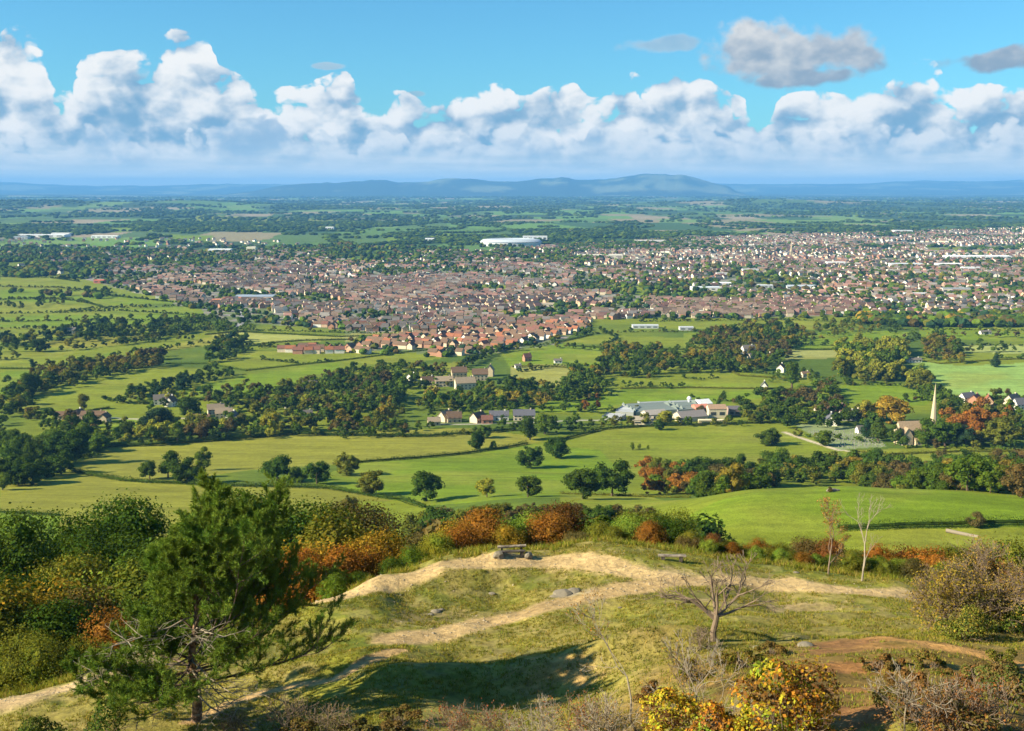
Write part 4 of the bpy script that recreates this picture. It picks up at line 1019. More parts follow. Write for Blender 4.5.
def house(x, y, w, d, h, r, rot, wc, rc, label, group=None, windows=0, name='house', chimney=True):
    z = hz(x, y); root = bpy.data.objects.new(name, None); COL.objects.link(root); root.location = (x, y, z); root.rotation_euler = (0, 0, rot)
    root['label'] = label; root['category'] = 'house'
    if group: root['group'] = group
    wm, rm, cm = house_meshes(w, d, h, r)
    a = link('wall', wm, root); a.color = tuple(WALLC[wc])+(1,)
    b = link('roof', rm, root); b.color = tuple(ROOFC[rc])+(1,)
    if chimney: c = link('chimney', cm, b); c.color = tuple(WALLC[wc])+(1,)
    if windows:
        for i in range(windows):
            for fl in range(2 if h > 4 else 1):
                v = link('window', win_mesh(1.5, 1.5), root, (-w/2+w*(i+.5)/windows, -d/2-0.04, 0.9+fl*2.7))
    return root
rs = random.Random(9)
# px, foot row, width m, depth, eaves, roof rise, turn, wall, roof, label
COTT = [
 (66,419,18,7,3.6,3,.1,'stone','brown','long low brown roofed farmhouse left of the hamlet'),
 (78,418,11,7,4.5,3,1.3,'white','brown','white gabled end house beside the long farmhouse'),
 (94,419,20,7,4,3,.05,'pale brick','brown','long brick row with brown roof in the hamlet gardens'),
 (105,422,10,7,4.5,3,1.5,'stone','brown','gabled stone house at the end of the brick row'),
 (163,404,16,8,5,4,.3,'white','grey','large white cottage with grey roof on the field edge'),
 (171,406,10,8,5,4,1.4,'white','brown','white gabled wing beside the large white cottage'),
 (199,423,18,8,4,3.5,.0,'pale brick','brown','brown roofed house low in the trees of the hamlet'),
 (216,414,14,8,5,4,.35,'cream','stone','cream house with stone roof at the top of the hamlet'),
 (224,418,14,8,5,4,.25,'cream','stone','cream house in front of the stone roofed one'),
 (232,421,10,7,4.5,3.5,1.2,'white','grey','white gable at the right end of the hamlet'),
 (236,425,8,6,3.5,3,.2,'cream','stone','small cream outhouse at the foot of the hamlet'),
 (68,334,22,9,6,3,.1,'cream','grey','far farmhouse with pale walls left of the woods'),
 (310,388,14,7,4.5,3,.2,'white','grey','low white cottage among the trees right of the bright pasture'),
 (290,408,9,6,4,3,.3,'white','slate','small dark roofed cottage below the low white one'),
 (307,418,9,6,4,3,.3,'cream','grey','tiny cottage in the wood at the edge of the hamlet'),
 (412,381,9,7,5,3,.9,'white','grey','narrow white house left of the manor'),
 (428,385,14,8,5,4,.4,'white','brown','small white house in the trees left of the manor'),
 (444,386,18,9,6,4,.15,'cream','stone','cream wing left of the large stone manor'),
 (465,389,20,10,7,5,.25,'cream','stone','large stone manor house with steep pale roof'),
 (459,378,16,9,7,5,.2,'stone','brown','brown roofed house behind the manor'),
 (480,380,16,9,7,5,.1,'stone','brown','tall chimneyed house right of the manor'),
 (490,376,9,8,7,5,1.4,'stone','stone','gabled stone house at the right of the manor group'),
 (434,425,10,7,3.5,3,.2,'stone','stone','low stone outbuilding at the left of the cottage row'),
 (446,421,12,8,4.5,4.5,.9,'cream','stone','gabled cream cottage at the left of the cottage row'),
 (454,422,12,8,4.5,4.5,.2,'stone','brown','brown roofed cottage touching the gabled cream one'),
 (478,422,12,8,4.5,4,.9,'cream','brown','cream gabled cottage in the middle of the cottage row'),
 (487,423,9,7,3.5,3,.1,'brick','red','low red roofed annex in the cottage row'),
 (499,420,16,7,4.5,3.5,.05,'white','slate','long slate roofed cottage between two dark trees'),
 (524,420,18,8,5,4,.05,'cream','slate','long cream cottage right of the tall dark tree'),
 (558,363,9,6,3,2,.1,'white','grey','small white barn by the field below the red estate'),
 (527,361,9,6,5,4,.5,'brick','red','red house in the trees below the estate'),
 (518,368,7,4,3,1.5,.3,'white','grey','tiny white shed in the paddock'),
 (748,354,15,9,7,4,.2,'white','grey','tall white villa in the large mixed wood'),
 (752,359,9,7,4,3,.4,'cream','grey','cream annex below the tall white villa'),
 (711,358,18,6,3,2,.1,'cream','brown','low cream building left of the white villa'),
 (772,354,8,6,5,3,1.4,'white','slate','thin white house right of the white villa'),
 (781,372,10,8,5,4,1.1,'white','red','white house with steep red roof beside the tall poplar'),
 (805,377,8,6,4,2,.2,'cream','brown','small cream barn right of the red roofed house'),
 (764,389,9,7,3,4.5,1.3,'white','grey','steep white gabled barn alone in the bright field'),
 (914,362,16,7,3,2,.1,'white','grey','white barn beside the copse right of the poplars'),
 (985,334,15,7,3,2,.1,'white','grey','pale shed in the far right hedges'),
 (822,415,12,8,4.5,4,.2,'cream','brown','brown roofed house left of the churchyard houses'),
 (831,425,11,9,5,4.5,1.35,'white','slate','white house with dark steep roof beside the churchyard'),
 (838,414,12,8,4.5,4,.3,'pale brick','red','reddish roofed house behind the dark roofed white one'),
 (847,420,13,8,4.5,4,.1,'white','brown','white walled bungalow at the churchyard wall'),
 (856,418,9,7,4,3.5,.8,'cream','brown','small house at the back of the churchyard'),
 (862,433,9,6,3,3,.2,'white','grey','low pale hall between the graves and the yew'),
 (967,402,14,8,5,4,.4,'white','slate','white gabled house at the left of the right hand hamlet'),
 (975,404,13,9,5,4,.9,'brick','red','red brick house in the right hand hamlet'),
 (988,406,13,8,5,5,1.2,'pale brick','orange','house with tall orange roof in the right hand hamlet'),
 (996,413,16,8,4,3.5,.1,'brick','orange','bright orange roofed bungalow in the right hand hamlet'),
 (1012,405,16,9,5,5,.7,'cream','grey','grey roofed cream house at the right edge'),
 (1021,409,14,9,5,5,.2,'white','slate','slate roofed white house at the right edge'),
]
for (px, py, w, d, h, r, rot, wc, rc, lab) in COTT:
    x, y, z = hit(px, py, 230.0); house(x, y, w, d, h, r, rot, wc, rc, lab, windows=max(2, int(w/3.5)))
# estates of small houses
HOUSES = []
def estate(pts, dens, walls, roofs, zone, sx=15.0, sy=24.0, seed=0, ang=None):
    P = wpoly(pts); Pa = np.array(P); rs_ = np.random.RandomState(seed)
    x0, y0 = Pa.min(0); x1, y1 = Pa.max(0); cx, cy = (x0+x1)/2, (y0+y1)/2; R_ = math.hypot(x1-x0, y1-y0)/2
    # patches of streets with their own direction
    npch = max(1, int((x1-x0)*(y1-y0)/42000)); PC = np.stack([rs_.uniform(x0, x1, npch), rs_.uniform(y0, y1, npch)], 1); PAn = rs_.uniform(-.7, .7, npch) if ang is None else rs_.normal(ang, .15, npch)
    PW = rs_.randint(0, 1000, npch)
    for k in range(npch):
        near_ = np.arange(-8, 9)
        ca, sa = math.cos(PAn[k]), math.sin(PAn[k])
        gx, gy = np.meshgrid(np.arange(-24, 25)*sx, np.arange(-14, 15)*sy); gx = gx.ravel(); gy = gy.ravel()
        gx = gx+rs_.normal(0, 1.6, gx.size); gy = gy+rs_.normal(0, 1.8, gy.size)+np.where((gx/sx).astype(int) % 2 == 0, 0, .8)+6*np.sin(gx/90+k)
        X = PC[k, 0]+gx*ca-gy*sa; Y = PC[k, 1]+gx*sa+gy*ca
        m = poly_mask(X, Y, P)
        if not m.any(): continue
        X, Y = X[m], Y[m]; dd = ((X[:, None]-PC[None, :, 0])**2+(Y[:, None]-PC[None, :, 1])**2); m2 = (dd.argmin(1) == k) & (rs_.rand(len(X)) < dens)
        pk = fbm(X, Y, 160, 3, .5, seed+5); m2 &= pk < 0.64
        for x, y in zip(X[m2], Y[m2]):
            hol = False
            HOUSES.append((x, y, PAn[k]+rs_.choice([0, 0, 0, math.pi/2])+rs_.normal(0, .08), walls[rs_.randint(len(walls))] if rs_.rand() < .8 else walls[PW[k] % len(walls)], roofs[rs_.randint(len(roofs))] if rs_.rand() < .8 else roofs[(PW[k]//7) % len(roofs)], rs_.uniform(.85, 1.2), zone))
HOLES = [wpoly(p) for p in [[(462,285),(508,285),(508,292),(466,294)], [(570,286),(640,285),(702,288),(740,295),(736,301),(690,300),(620,294),(573,292)], [(503,314),(566,311),(571,318),(508,321)], [(866,287),(906,286),(906,291),(868,292)], [(925,247),(1030,245),(1030,250),(930,252)],
  [(196,293),(215,288),(290,296),(285,302),(210,302)], [(165,286),(190,284),(222,288),(200,294)]]]
estate([(345,349),(380,340),(440,334),(500,330),(590,321),(588,331),(545,340),(500,350),(455,357),(400,355),(345,354)], .9, ['brick','pale brick','cream','white'], ['orange','red','brown','brown'], 'in the near red estate', seed=1, sy=19, sx=13)
estate([(266,352),(300,349),(345,350),(345,354),(300,354)], .95, ['white','cream','brick'], ['orange','brown','red'], 'in the short row left of the near red estate', seed=2, sy=18, sx=12)
estate([(130,286),(170,276),(240,276),(330,285),(345,300),(345,330),(235,322),(215,308),(160,299)], .95, ['brick','pale brick','white','cream'], ['red','brown','brown','grey','brown'], 'at the left end of the town', seed=3, sy=20, sx=13)
estate([(345,282),(460,276),(575,284),(640,300),(660,318),(590,320),(500,331),(440,333),(345,331)], .92, ['cream','pale brick','brick','white'], ['brown','grey','brown','red'], 'in the middle of the town', seed=4, sy=20, sx=13)
estate([(640,300),(740,302),(830,300),(870,304),(860,313),(760,318),(662,318)], .92, ['cream','white','brick'], ['brown','brown','red'], 'in the terraces at the right of the town', seed=5, sy=19, sx=12)
estate([(860,302),(960,298),(1100,296),(1100,312),(970,320),(870,316)], .6, ['cream','white','pale brick'], ['brown','red','grey'], 'among trees at the right of the town', seed=6)
estate([(575,270),(700,262),(900,262),(1100,262),(1100,298),(870,302),(740,300),(640,292)], .66, ['cream','white','pale brick','brick'], ['brown','grey','red'], 'far right', seed=7)
estate([(80,280),(110,268),(330,264),(575,262),(575,284),(345,286),(240,276),(130,287)], .75, ['brick','pale brick','cream','white'], ['brown','grey','red'], 'far left', seed=8)
estate([(520,248),(700,238),(1100,226),(1100,262),(700,264),(575,266)], .7, ['cream','white','brick'], ['brown','grey','red'], 'farthest', seed=9, sx=18, sy=34)
estate([(0,266),(90,258),(330,250),(330,264),(110,268),(70,276)], .5, ['cream','white','brick'], ['brown','grey','red'], 'at the far left of the town', seed=12, sx=17, sy=30)
estate([(0,240),(200,238),(330,244),(330,250),(90,258),(0,262)], .14, ['cream','white','brick'], ['brown','grey'], 'beyond the far left', seed=13, sx=20, sy=40)
estate([(330,262),(420,252),(520,250),(575,262),(560,266),(330,270)], .6, ['cream','brick','white'], ['brown','grey','red'], 'farthest left', seed=10, sx=18, sy=34)
HX = np.array([[h[0], h[1]] for h in HOUSES]); keep = np.ones(len(HX), bool)
for P in HOLES: keep &= ~poly_mask(HX[:, 0], HX[:, 1], P)
HOUSES = [h for h, k in zip(HOUSES, keep) if k]; HOUSES.sort(key=lambda h: h[1])
print('houses', len(HOUSES))
NSOLO = 245
SIZES = [(10,8,5,3.2), (12,8,5,3.4), (9,8,5.2,3.4)]
for i, (x, y, ro, wc, rc, s, zone) in enumerate(HOUSES[:NSOLO]):
    w, d, h, r = SIZES[i % 3]
    house(x, y, w, d, h, r, ro, wc, rc, '%s house with %s roof %s' % ({'brick': 'red brick', 'pale brick': 'pale brick'}.get(wc, wc), rc, zone), 'houses '+zone, chimney=False)
hv, hq, hc, off = [], [], [], 0
rest_ = HOUSES[NSOLO:]; Z = height(np.array([h[0] for h in rest_]), np.array([h[1] for h in rest_]))
protoH = []
for (w, d, h, r) in SIZES:
    V, Q = gable_wall(w, d, h, r); R_, Q2 = gable_roof(w, d, h, r, .25, .4)
    protoH.append((np.concatenate([V, R_]), tri_of(np.concatenate([Q, Q2+len(V)])), len(V)))
rs_ = np.random.RandomState(3)
for (x, y, ro, wc, rc, s, zone), z in zip(rest_, Z):
    V, T, nw = protoH[rs_.randint(3)]; c, sn = math.cos(ro)*s, math.sin(ro)*s
    W_ = np.empty_like(V); W_[:, 0] = V[:, 0]*c-V[:, 1]*sn+x; W_[:, 1] = V[:, 0]*sn+V[:, 1]*c+y; W_[:, 2] = V[:, 2]*s+z
    cc = np.empty((len(V), 3)); cc[:nw] = np.array(WALLC[wc])*rs_.uniform(.85, 1.2); cc[nw:] = (np.array(ROOFC[rc])*.8+.03)*rs_.uniform(.6, 1.6)
    hv.append(W_); hq.append(T+off); hc.append(cc); off += len(V)
link('town_houses', mesh_np('town_houses', np.concatenate(hv), np.concatenate(hq), ATTRM, np.concatenate(hc)), kind='stuff', label='thousands of small houses of the far town')

# trees of the town and of the far plain ------------------------------------------------
J1 = []
rs_ = np.random.RandomState(12)
for i in range(8):
    V, T = ICO2; v = V*(1+rs_.uniform(-.28, .22, (len(V), 1))); v = v*np.array([.58, .58, .5])+np.array([0, 0, .48]); J1.append((v, T))
J0 = []
for i in range(8):
    V, T = ICO1; v = V*(1+rs_.uniform(-.25, .25, (len(V), 1))); v = v*np.array([.6, .6, .5])+np.array([0, 0, .42]); J0.append((v, T))
def scatter(pts, n, h, seed, dens=None, dmin=200.0):
    P = wpoly(pts); Pa = np.array(P); r_ = np.random.RandomState(seed); x0, y0 = Pa.min(0); x1, y1 = Pa.max(0)
    X, Y = r_.uniform(x0, x1, n), r_.uniform(y0, y1, n); m = poly_mask(X, Y, P)
    if dens: m &= fbm(X, Y, dens[0], 3, .6, seed) > dens[1]
    X, Y = X[m], Y[m]; return X, Y, r_.uniform(h[0], h[1], len(X))
items = []; tonesT = ['dark green', 'dark green', 'mid green', 'blue green', 'dark green', 'olive', 'dark green', 'blue green', 'mid green', 'brown']
def addt(X, Y, H, geos, wide=1.15, tn=tonesT, mul=1.0):
    Z = height(X, Y)
    for x, y, h, z in zip(X, Y, H, Z):
        c = np.array(TONES[tn[rs_.randint(len(tn))]])*rs_.uniform(.75, 1.25)*mul
        items.append((geos[rs_.randint(8)], x, y, z, h*wide, h, rs_.uniform(0, 6.3), c))
addt(*scatter([(80,278),(330,262),(575,262),(640,300),(660,318),(590,320),(500,332),(345,331),(235,322),(160,299)], 5000, (4,9), 1), J1)
addt(*scatter([(640,296),(1100,290),(1100,318),(870,318),(660,320)], 1500, (5,10), 2), J1, tn=tonesT+['olive','brown'])
addt(*scatter([(575,268),(1100,258),(1100,298),(640,300)], 3100, (6,12), 3), J1, tn=tonesT+['brown','olive'])
addt(*scatter([(860,318),(960,316),(1100,310),(1100,328),(930,328),(860,324)], 700, (8,14), 4), J1, tn=tonesT+['golden','brown'])
addt(*scatter([(80,278),(110,262),(330,256),(575,256),(575,266),(240,268)], 2000, (7,12), 5, (160,.46)), J1)
addt(*scatter([(0,262),(110,258),(100,276),(60,282),(0,276)], 2200, (9,15), 6, (150,.45)), J1)
addt(*scatter([(0,250),(330,246),(330,262),(110,262),(0,262)], 2400, (7,12), 7, (200,.42)), J1)
addt(*scatter([(330,244),(520,246),(700,240),(575,266),(330,262)], 3600, (8,14), 8, (200,.44)), J1)
addt(*scatter([(520,246),(1100,222),(1100,262),(575,268)], 5600, (7,12), 9, (240,.42)), J0)
addt(*scatter([(0,290),(80,296),(210,306),(205,320),(60,334),(0,334)], 500, (8,13), 10, (120,.58)), J1)
addt(*scatter([(345,340),(440,336),(590,322),(590,334),(500,352),(440,358),(345,354)], 420, (5,8), 14), J1)
merge_stuff('town_trees', items, 'thousands of garden and park trees scattered through the far town')
items = []
# far plain: rows of hedge trees along the cell edges and woods
r_ = np.random.RandomState(77)
for (D0, D1, n, hh, sc) in [(3600, 6500, 24000, (8,13), 420), (6500, 14000, 24000, (10,17), 700), (14000, 24000, 12000, (16,28), 1400)]:
    D = np.sqrt(r_.uniform(D0**2, D1**2, n)); U_ = r_.uniform(-.56, .56, n); X = U_*D; Y = D
    a = np.abs(fbm(X, Y*0.55, sc, 3, .55, 91)-.5); b = np.abs(fbm(X*0.7, Y*0.4, sc*.6, 2, .55, 92)-.5); wd_ = fbm(X, Y*.6, 700, 4, .6, 52) > .56
    m = (a < .028) | (b < .030) | (wd_ & (r_.rand(n) < .8))
    X, Y = X[m], Y[m]; H_ = r_.uniform(hh[0], hh[1], len(X)); addt(X, Y, H_, J0, wide=1.9, tn=['dark green', 'blue green', 'dark green', 'mid green'], mul=.9)
merge_stuff('plain_trees', items, 'dark hedgerow trees and woods far out on the plain')
print('far trees', len(items))

# ------------------------------------------------------------------ larger buildings
def shed(px, py, wpx, dm, h, col, roof, label, rot=0.0, rise=1.2, name='warehouse'):
    x, y, z = hit(px, py, 230.0); w = wpx*y/F
    root = bpy.data.objects.new(name, None); COL.objects.link(root); root.location = (x, y, z); root.rotation_euler = (0, 0, rot)
    root['label'] = label; root['category'] = 'building'
    V, Q = gable_wall(w, dm, h, rise); a = link('wall', fixquads('wall', V, Q, WALLM), root); a.color = tuple(col)+(1,)
    V, Q = gable_roof(w, dm, h, rise, .3, .3); b = link('roof', mesh_np('roof', V, Q, ROOFM), root); b.color = tuple(roof)+(1,)
    n = min(5, max(2, int(w/9)))
    for i in range(n):
        bv_, bq_ = box_geo(-w/2+w*(i+.2)/n, -w/2+w*(i+.8)/n, -dm/2-.12, -dm/2-.02, h*.35, h*.7)
        link('window', mesh_np('window', bv_, bq_, GLASSD), root)
    return root
WH, LGY, GRN = (0.78,0.78,0.76), (0.62,0.64,0.66), (0.38,0.42,0.36)
for a in [
 (44,237,46,60,10,WH,(.70,.72,.74),'long white warehouse at the far left'), (62,236,18,40,12,WH,WH,'bright white block beside the long warehouse'),
 (106,238,26,40,9,WH,WH,'white shed right of the far left warehouses'), (22,239,14,30,9,(.5,.5,.5),(.3,.35,.4),'grey shed at the left end of the far warehouses'),
 (221,252,22,50,9,WH,(.75,.76,.78),'white flat shed in front of the dark woods'), (252,252,9,30,15,(.70,.66,.45),(.72,.68,.5),'tall cream block right of the white shed'),
 (100,283,10,16,6,(.5,.16,.1),(.5,.14,.08),'orange red building left of the town'), (233,301,18,24,6,(.45,.20,.12),(.45,.14,.07),'red roofed supermarket wing at the town edge'),
 (256,299,38,40,6,(.55,.4,.3),(.26,.31,.38),'blue grey roofed supermarket at the town edge'), (218,303,10,20,6,(.6,.4,.25),(.5,.2,.1),'orange gabled store at the town edge'),
 (430,275,20,20,5,(.6,.6,.55),(.36,.44,.38),'green roofed hall in the middle of the town'), (600,258,44,60,9,(.68,.62,.48),(.6,.56,.45),'long tan office block right of the stadium'),
 (555,302,12,22,6,WH,(.7,.72,.74),'small white factory in the middle of the town'), (544,307,20,18,6,(.66,.58,.42),(.4,.33,.25),'tan school block below the small factory'),
 (671,292,12,20,5,WH,(.7,.7,.7),'white pavilion on the green strip'), (706,290,30,30,6,(.62,.6,.55),(.52,.56,.60),'grey roofed halls beside the green strip'),
 (722,286,16,30,7,WH,(.72,.73,.75),'white school hall behind the green strip'), (800,289,30,24,7,WH,(.45,.5,.56),'blue grey roofed terrace left of the red estate'),
 (765,288,14,20,6,(.5,.5,.48),(.5,.52,.55),'small grey factory left of the red estate'), (835,266,18,20,10,WH,WH,'white villa terrace under the spire'),
 (977,259,60,60,9,WH,(.76,.77,.78),'long white factory roof at the far right'), (905,267,32,30,9,(.7,.7,.66),(.55,.60,.62),'pale blue roofed works at the right'),
 (948,267,24,26,9,WH,WH,'white works beside the pale blue roofed one'), (970,271,16,24,9,WH,(.7,.7,.7),'second white works behind the trees at the right'),
 (902,233,18,40,12,WH,WH,'bright white warehouse on the far edge of the town'), (915,297,22,14,7,WH,(.55,.55,.55),'white flat school block at the right'),
 (955,293,28,16,9,(.66,.6,.5),(.3,.32,.34),'long cream block of flats at the right'), (650,243,30,60,10,(.72,.7,.68),(.6,.55,.5),'pale retail shed beyond the stadium'),
 (893,273,12,14,8,(.66,.62,.5),(.4,.35,.3),'cream block left of the works'), (750,273,16,16,9,WH,(.4,.4,.42),'white mansion block in the trees'), (722,277,12,14,9,WH,(.4,.38,.36),'white villa left of the mansion block'),
 (645,328,26,12,4,(.5,.52,.52),(.42,.45,.48),'long grey farm roof below the town'), (686,330,14,10,4,(.5,.5,.5),(.4,.42,.45),'short grey farm roof beside the long one'),
 (330,230,8,30,14,WH,WH,'tiny white building far out on the plain')]:
    shed(*a)
# ring shaped silver building
x, y, z = hit(511, 246.5, 230.0); rr = 31*y/F
root = bpy.data.objects.new('stadium', None); COL.objects.link(root); root.location = (x, y+rr*.6, z); root['label'] = 'huge ring shaped silver roofed building beyond the town'; root['category'] = 'building'
def ring(prof, k=72, sy=.62):
    V = []; 
    for i in range(k):
        a = i*2*math.pi/k
        for (r, zz) in prof: V.append((r*math.cos(a), r*math.sin(a)*sy, zz))
    m = len(prof); Q = [((i*m+j), ((i+1) % k)*m+j, ((i+1) % k)*m+j+1, i*m+j+1) for i in range(k) for j in range(m-1)]
    return np.array(V), np.array(Q)
V, Q = ring([(rr, -2), (rr, 13), (rr*.97, 13), (rr*.97, -2)]); a = link('wall', mesh_np('wall', V, Q, WALLM), root); a.color = (.55,.57,.6,1)
V, Q = ring([(rr*1.02, 14), (rr*.92, 22), (rr*.66, 25), (rr*.55, 18), (rr*.55, -2)]); a = link('roof', mesh_np('roof', V, Q, ROOFM, smooth=True), root); a.color = (.42,.47,.52,1)
shed(535, 240, 24, 40, 15, WH, (.60,.62,.64), 'white roofed hall at the right side of the ring building', name='hall')
shed(430, 241, 9, 40, 10, WH, WH, 'white shed left of the ring building', name='hall')

# ------------------------------------------------------------------ church with spire
STONE = plain_mat('church_stone', (0.52,0.43,0.28), 0.2, 0.6, c2=(0.44,0.36,0.24)); STONER = plain_mat('stone_tiles', (0.30,0.22,0.14), 0.25, 1.2)
def spire_church(px, py, pytip, label, nave=True, hmul=1.0):
    x, y, z = hit(px, py, 230.0); dx, dy, dz = ray(px, pytip); H_ = EYE+dz*y/dy-z
    root = bpy.data.objects.new('church', None); COL.objects.link(root); root.location = (x, y, z); root['label'] = label; root['category'] = 'church'
    tw = H_*.095; th = H_*.36
    V, Q = box_geo(-tw/2, tw/2, -tw/2, tw/2, -2, th); V2, Q2 = box_geo(-tw/2-.25, tw/2+.25, -tw/2-.25, tw/2+.25, th, th+.8)
    bs = [(V, Q), (V2, Q2)]
    for sx_ in (-1, 1):
        for sy_ in (-1, 1): bs.append(box_geo(sx_*tw/2-.5, sx_*tw/2+.5, sy_*tw/2-.5, sy_*tw/2+.5, -2, th*.8))
    vv, qq, o_ = [], [], 0
    for v, q in bs: vv.append(v); qq.append(q+o_); o_ += len(v)
    link('tower', mesh_np('tower', np.concatenate(vv), np.concatenate(qq), STONE), root)
    k = 8; V = [(tw*.52*math.cos((i+.5)*math.pi/4), tw*.52*math.sin((i+.5)*math.pi/4), th+.8) for i in range(k)]+[(0, 0, H_)]
    T = np.array([(i, (i+1) % k, k) for i in range(k)]); sp = link('spire', mesh_np('spire', np.array(V), T, STONE), root)
    for i in range(4):
        a_ = i*math.pi/2; v, q = box_geo(-.35, .35, -.25, .25, 0, 2.6)
        l = link('belfry_window', mesh_np('belfry_window', v, q, GLASSD), root, (math.sin(a_)*(tw/2+.05), -math.cos(a_)*(tw/2+.05), th*.72)); l.rotation_euler = (0, 0, a_)
    if nave:
        for nm, (ox, oy, w, d, h, r, rot) in {'nave': (-17, 0, 19, 12, 9, 7.5, 0.12), 'chancel': (9, 3, 12, 8, 5.5, 5, 0.12), 'porch': (-22, -6, 7, 8, 7, 6.0, 0.12+math.pi/2), 'aisle': (-12, -8, 9, 5, 4, 2.5, .12)}.items():
            V, Q = gable_wall(w, d, h, r); n_ = link(nm, fixquads(nm, V, Q, STONE), root, (ox, oy, 0)); n_.rotation_euler = (0, 0, rot)
            V, Q = gable_roof(w, d, h, r, .3, .3); link('roof', mesh_np('roof', V, Q, STONER), n_)
            for i in range(max(1, int(w/4))):
                v, q = box_geo(-.6, .6, -.1, .05, 0, 2.6 if h > 5 else 1.8); link('window', mesh_np('window', v, q, GLASSD), n_, (-w/2+w*(i+.5)/max(1, int(w/4)), -d/2-.03, 1.6))
    return root
spire_church(932, 443, 382, 'pale stone village church with tall thin spire among trees')
spire_church(791, 258, 238.5, 'tall thin distant church spire rising over the town', nave=False)
# gravestones
GS = plain_mat('gravestone', (0.36,0.35,0.32), 0.25, 1.0, c2=(0.22,0.21,0.19)); v1, q1 = box_geo(-.45, .45, -.12, .12, -.2, 1.0); bm = bmesh.new()
gsv = [(-.45,-.12,-.2),(.45,-.12,-.2),(.45,-.12,.9),(.3,-.12,1.15),(0,-.12,1.25),(-.3,-.12,1.15),(-.45,-.12,.9)]
b0 = [bm.verts.new(v) for v in gsv]; b1 = [bm.verts.new((v[0], .12, v[2])) for v in gsv]; bm.faces.new(b0); bm.faces.new(b1[::-1])
for i in range(7): bm.faces.new((b0[i], b1[i], b1[(i+1) % 7], b0[(i+1) % 7]))
gme = bpy.data.meshes.new('gravestone'); bm.to_mesh(gme); bm.free(); gme.materials.append(GS)
Pa = np.array(CEMETERY); n_ = 0; r_ = random.Random(2); yy = Pa[:, 1].min()
while yy < Pa[:, 1].max():
    xx = Pa[:, 0].min()
    while xx < Pa[:, 0].max():
        if poly_mask(np.array([xx]), np.array([yy]), CEMETERY)[0] and r_.random() < .8 and n_ < 150:
            o_ = link('gravestone', gme, None, (xx+r_.uniform(-.4, .4), yy+r_.uniform(-.5, .5), hz(xx, yy)), label='small grey gravestone in the rows of the churchyard', category='gravestone', group='gravestones in the churchyard')
            o_.rotation_euler = (r_.uniform(-.08, .08), 0, r_.uniform(-.2, .2)); o_.scale = (.95, 1.0, r_.uniform(.7, 1.2)); n_ += 1
        xx += 3.4
    yy += 5.5
# ------------------------------------------------------------------ nursery: glasshouses, barns, tank
def gh(px, py, w, d, h, bays, rot, label, col=(.30,.36,.31), wall=(.30,.31,.29), rise=3.0):
    x, y, z = hit(px, py, 230.0); root = bpy.data.objects.new('glasshouse', None); COL.objects.link(root); root.location = (x, y, z); root.rotation_euler = (0, 0, rot)
    root['label'] = label; root['category'] = 'building'
    V, Q = box_geo(-w/2, w/2, -d/2, d/2, -1, h-.1); a = link('wall', mesh_np('wall', V, Q, WALLM), root); a.color = tuple(wall)+(1,)
    bw = d/bays
    for i in range(bays):
        V, Q = gable_wall(w, bw, 0.1, rise); V[:, 2] = np.maximum(V[:, 2], 0); R_ = V+np.array([0, -d/2+bw*(i+.5), h])
        b = link('roof', fixquads('roof', R_, Q, ROOFM), root); b.color = tuple(np.array(col)*random.uniform(.85, 1.15))+(1,)
    return root
gh(652,411,44,36,4,4,.25,'large grey green glasshouse with parallel ridges', (.15,.18,.165), rise=2.6)
gh(684,410,26,34,4,2,.25,'two ridged grey green glasshouse right of the large one', (.14,.17,.155), rise=3)
gh(668,405,56,9,3,3,.2,'row of white topped glasshouses behind the large one', (.34,.37,.37), rise=1.8)
gh(628,413,16,26,3.5,4,-.35,'white polytunnels at the left of the glasshouses', (.42,.44,.45), rise=1.6)
gh(614,419,16,18,3,4,-.4,'pale low tunnels at the far left of the nursery', (.40,.41,.41), rise=1.4)
for a in [(654,419,22,14,5,(.52,.46,.36),(.30,.27,.24),'brown roofed barn in front of the glasshouses',.3,3), (643,424,20,9,4,(.62,.55,.40),(.30,.26,.20),'low cream barn at the front of the nursery',-.1,2.5),
          (690,420,30,16,4,(.50,.44,.34),(.20,.18,.17),'wide dark roofed packing shed',.35,4), (716,417,18,12,8,(.62,.53,.36),(.30,.20,.13),'tall brown roofed store at the right of the nursery',.05,3),
          (733,415,12,12,6,(.30,.22,.18),(.12,.11,.12),'dark shed right of the tall store',.05,2), (700,412,14,12,5,(.55,.2,.14),(.5,.2,.14),'low red shed behind the packing shed',.2,2),
          (703,408,13,14,5,(.7,.7,.7),(.6,.62,.62),'white greenhouse behind the red shed',.4,3), (712,423.5,27,4,3,(.66,.56,.34),(.60,.52,.34),'long cream wall shed at the foot of the nursery',.02,.6)]:
    px, py, wm_, dm, h, c1_, c2_, lab, rot, rise = a; x, y, z = hit(px, py, 230.0); shed(px, py, wm_*.87*F/y*.97, dm, h, c1_, c2_, lab, rot, rise, name='barn')
x, y, z = hit(689, 407, 230.0); bm = bmesh.new(); bmesh.ops.create_uvsphere(bm, u_segments=16, v_segments=10, radius=2.2)
for v in bm.verts: v.co.z = v.co.z*1.1+7.5 if v.co.z > 0 else (7.5 if v.co.z > -2 else -1)
me = bpy.data.meshes.new('storage_tank'); bm.to_mesh(me); bm.free(); me.materials.append(plain_mat('tank', (.75,.76,.76), .1)); 
link('storage_tank', me, None, (x, y, z), label='white domed storage tank behind the glasshouses', category='tank')
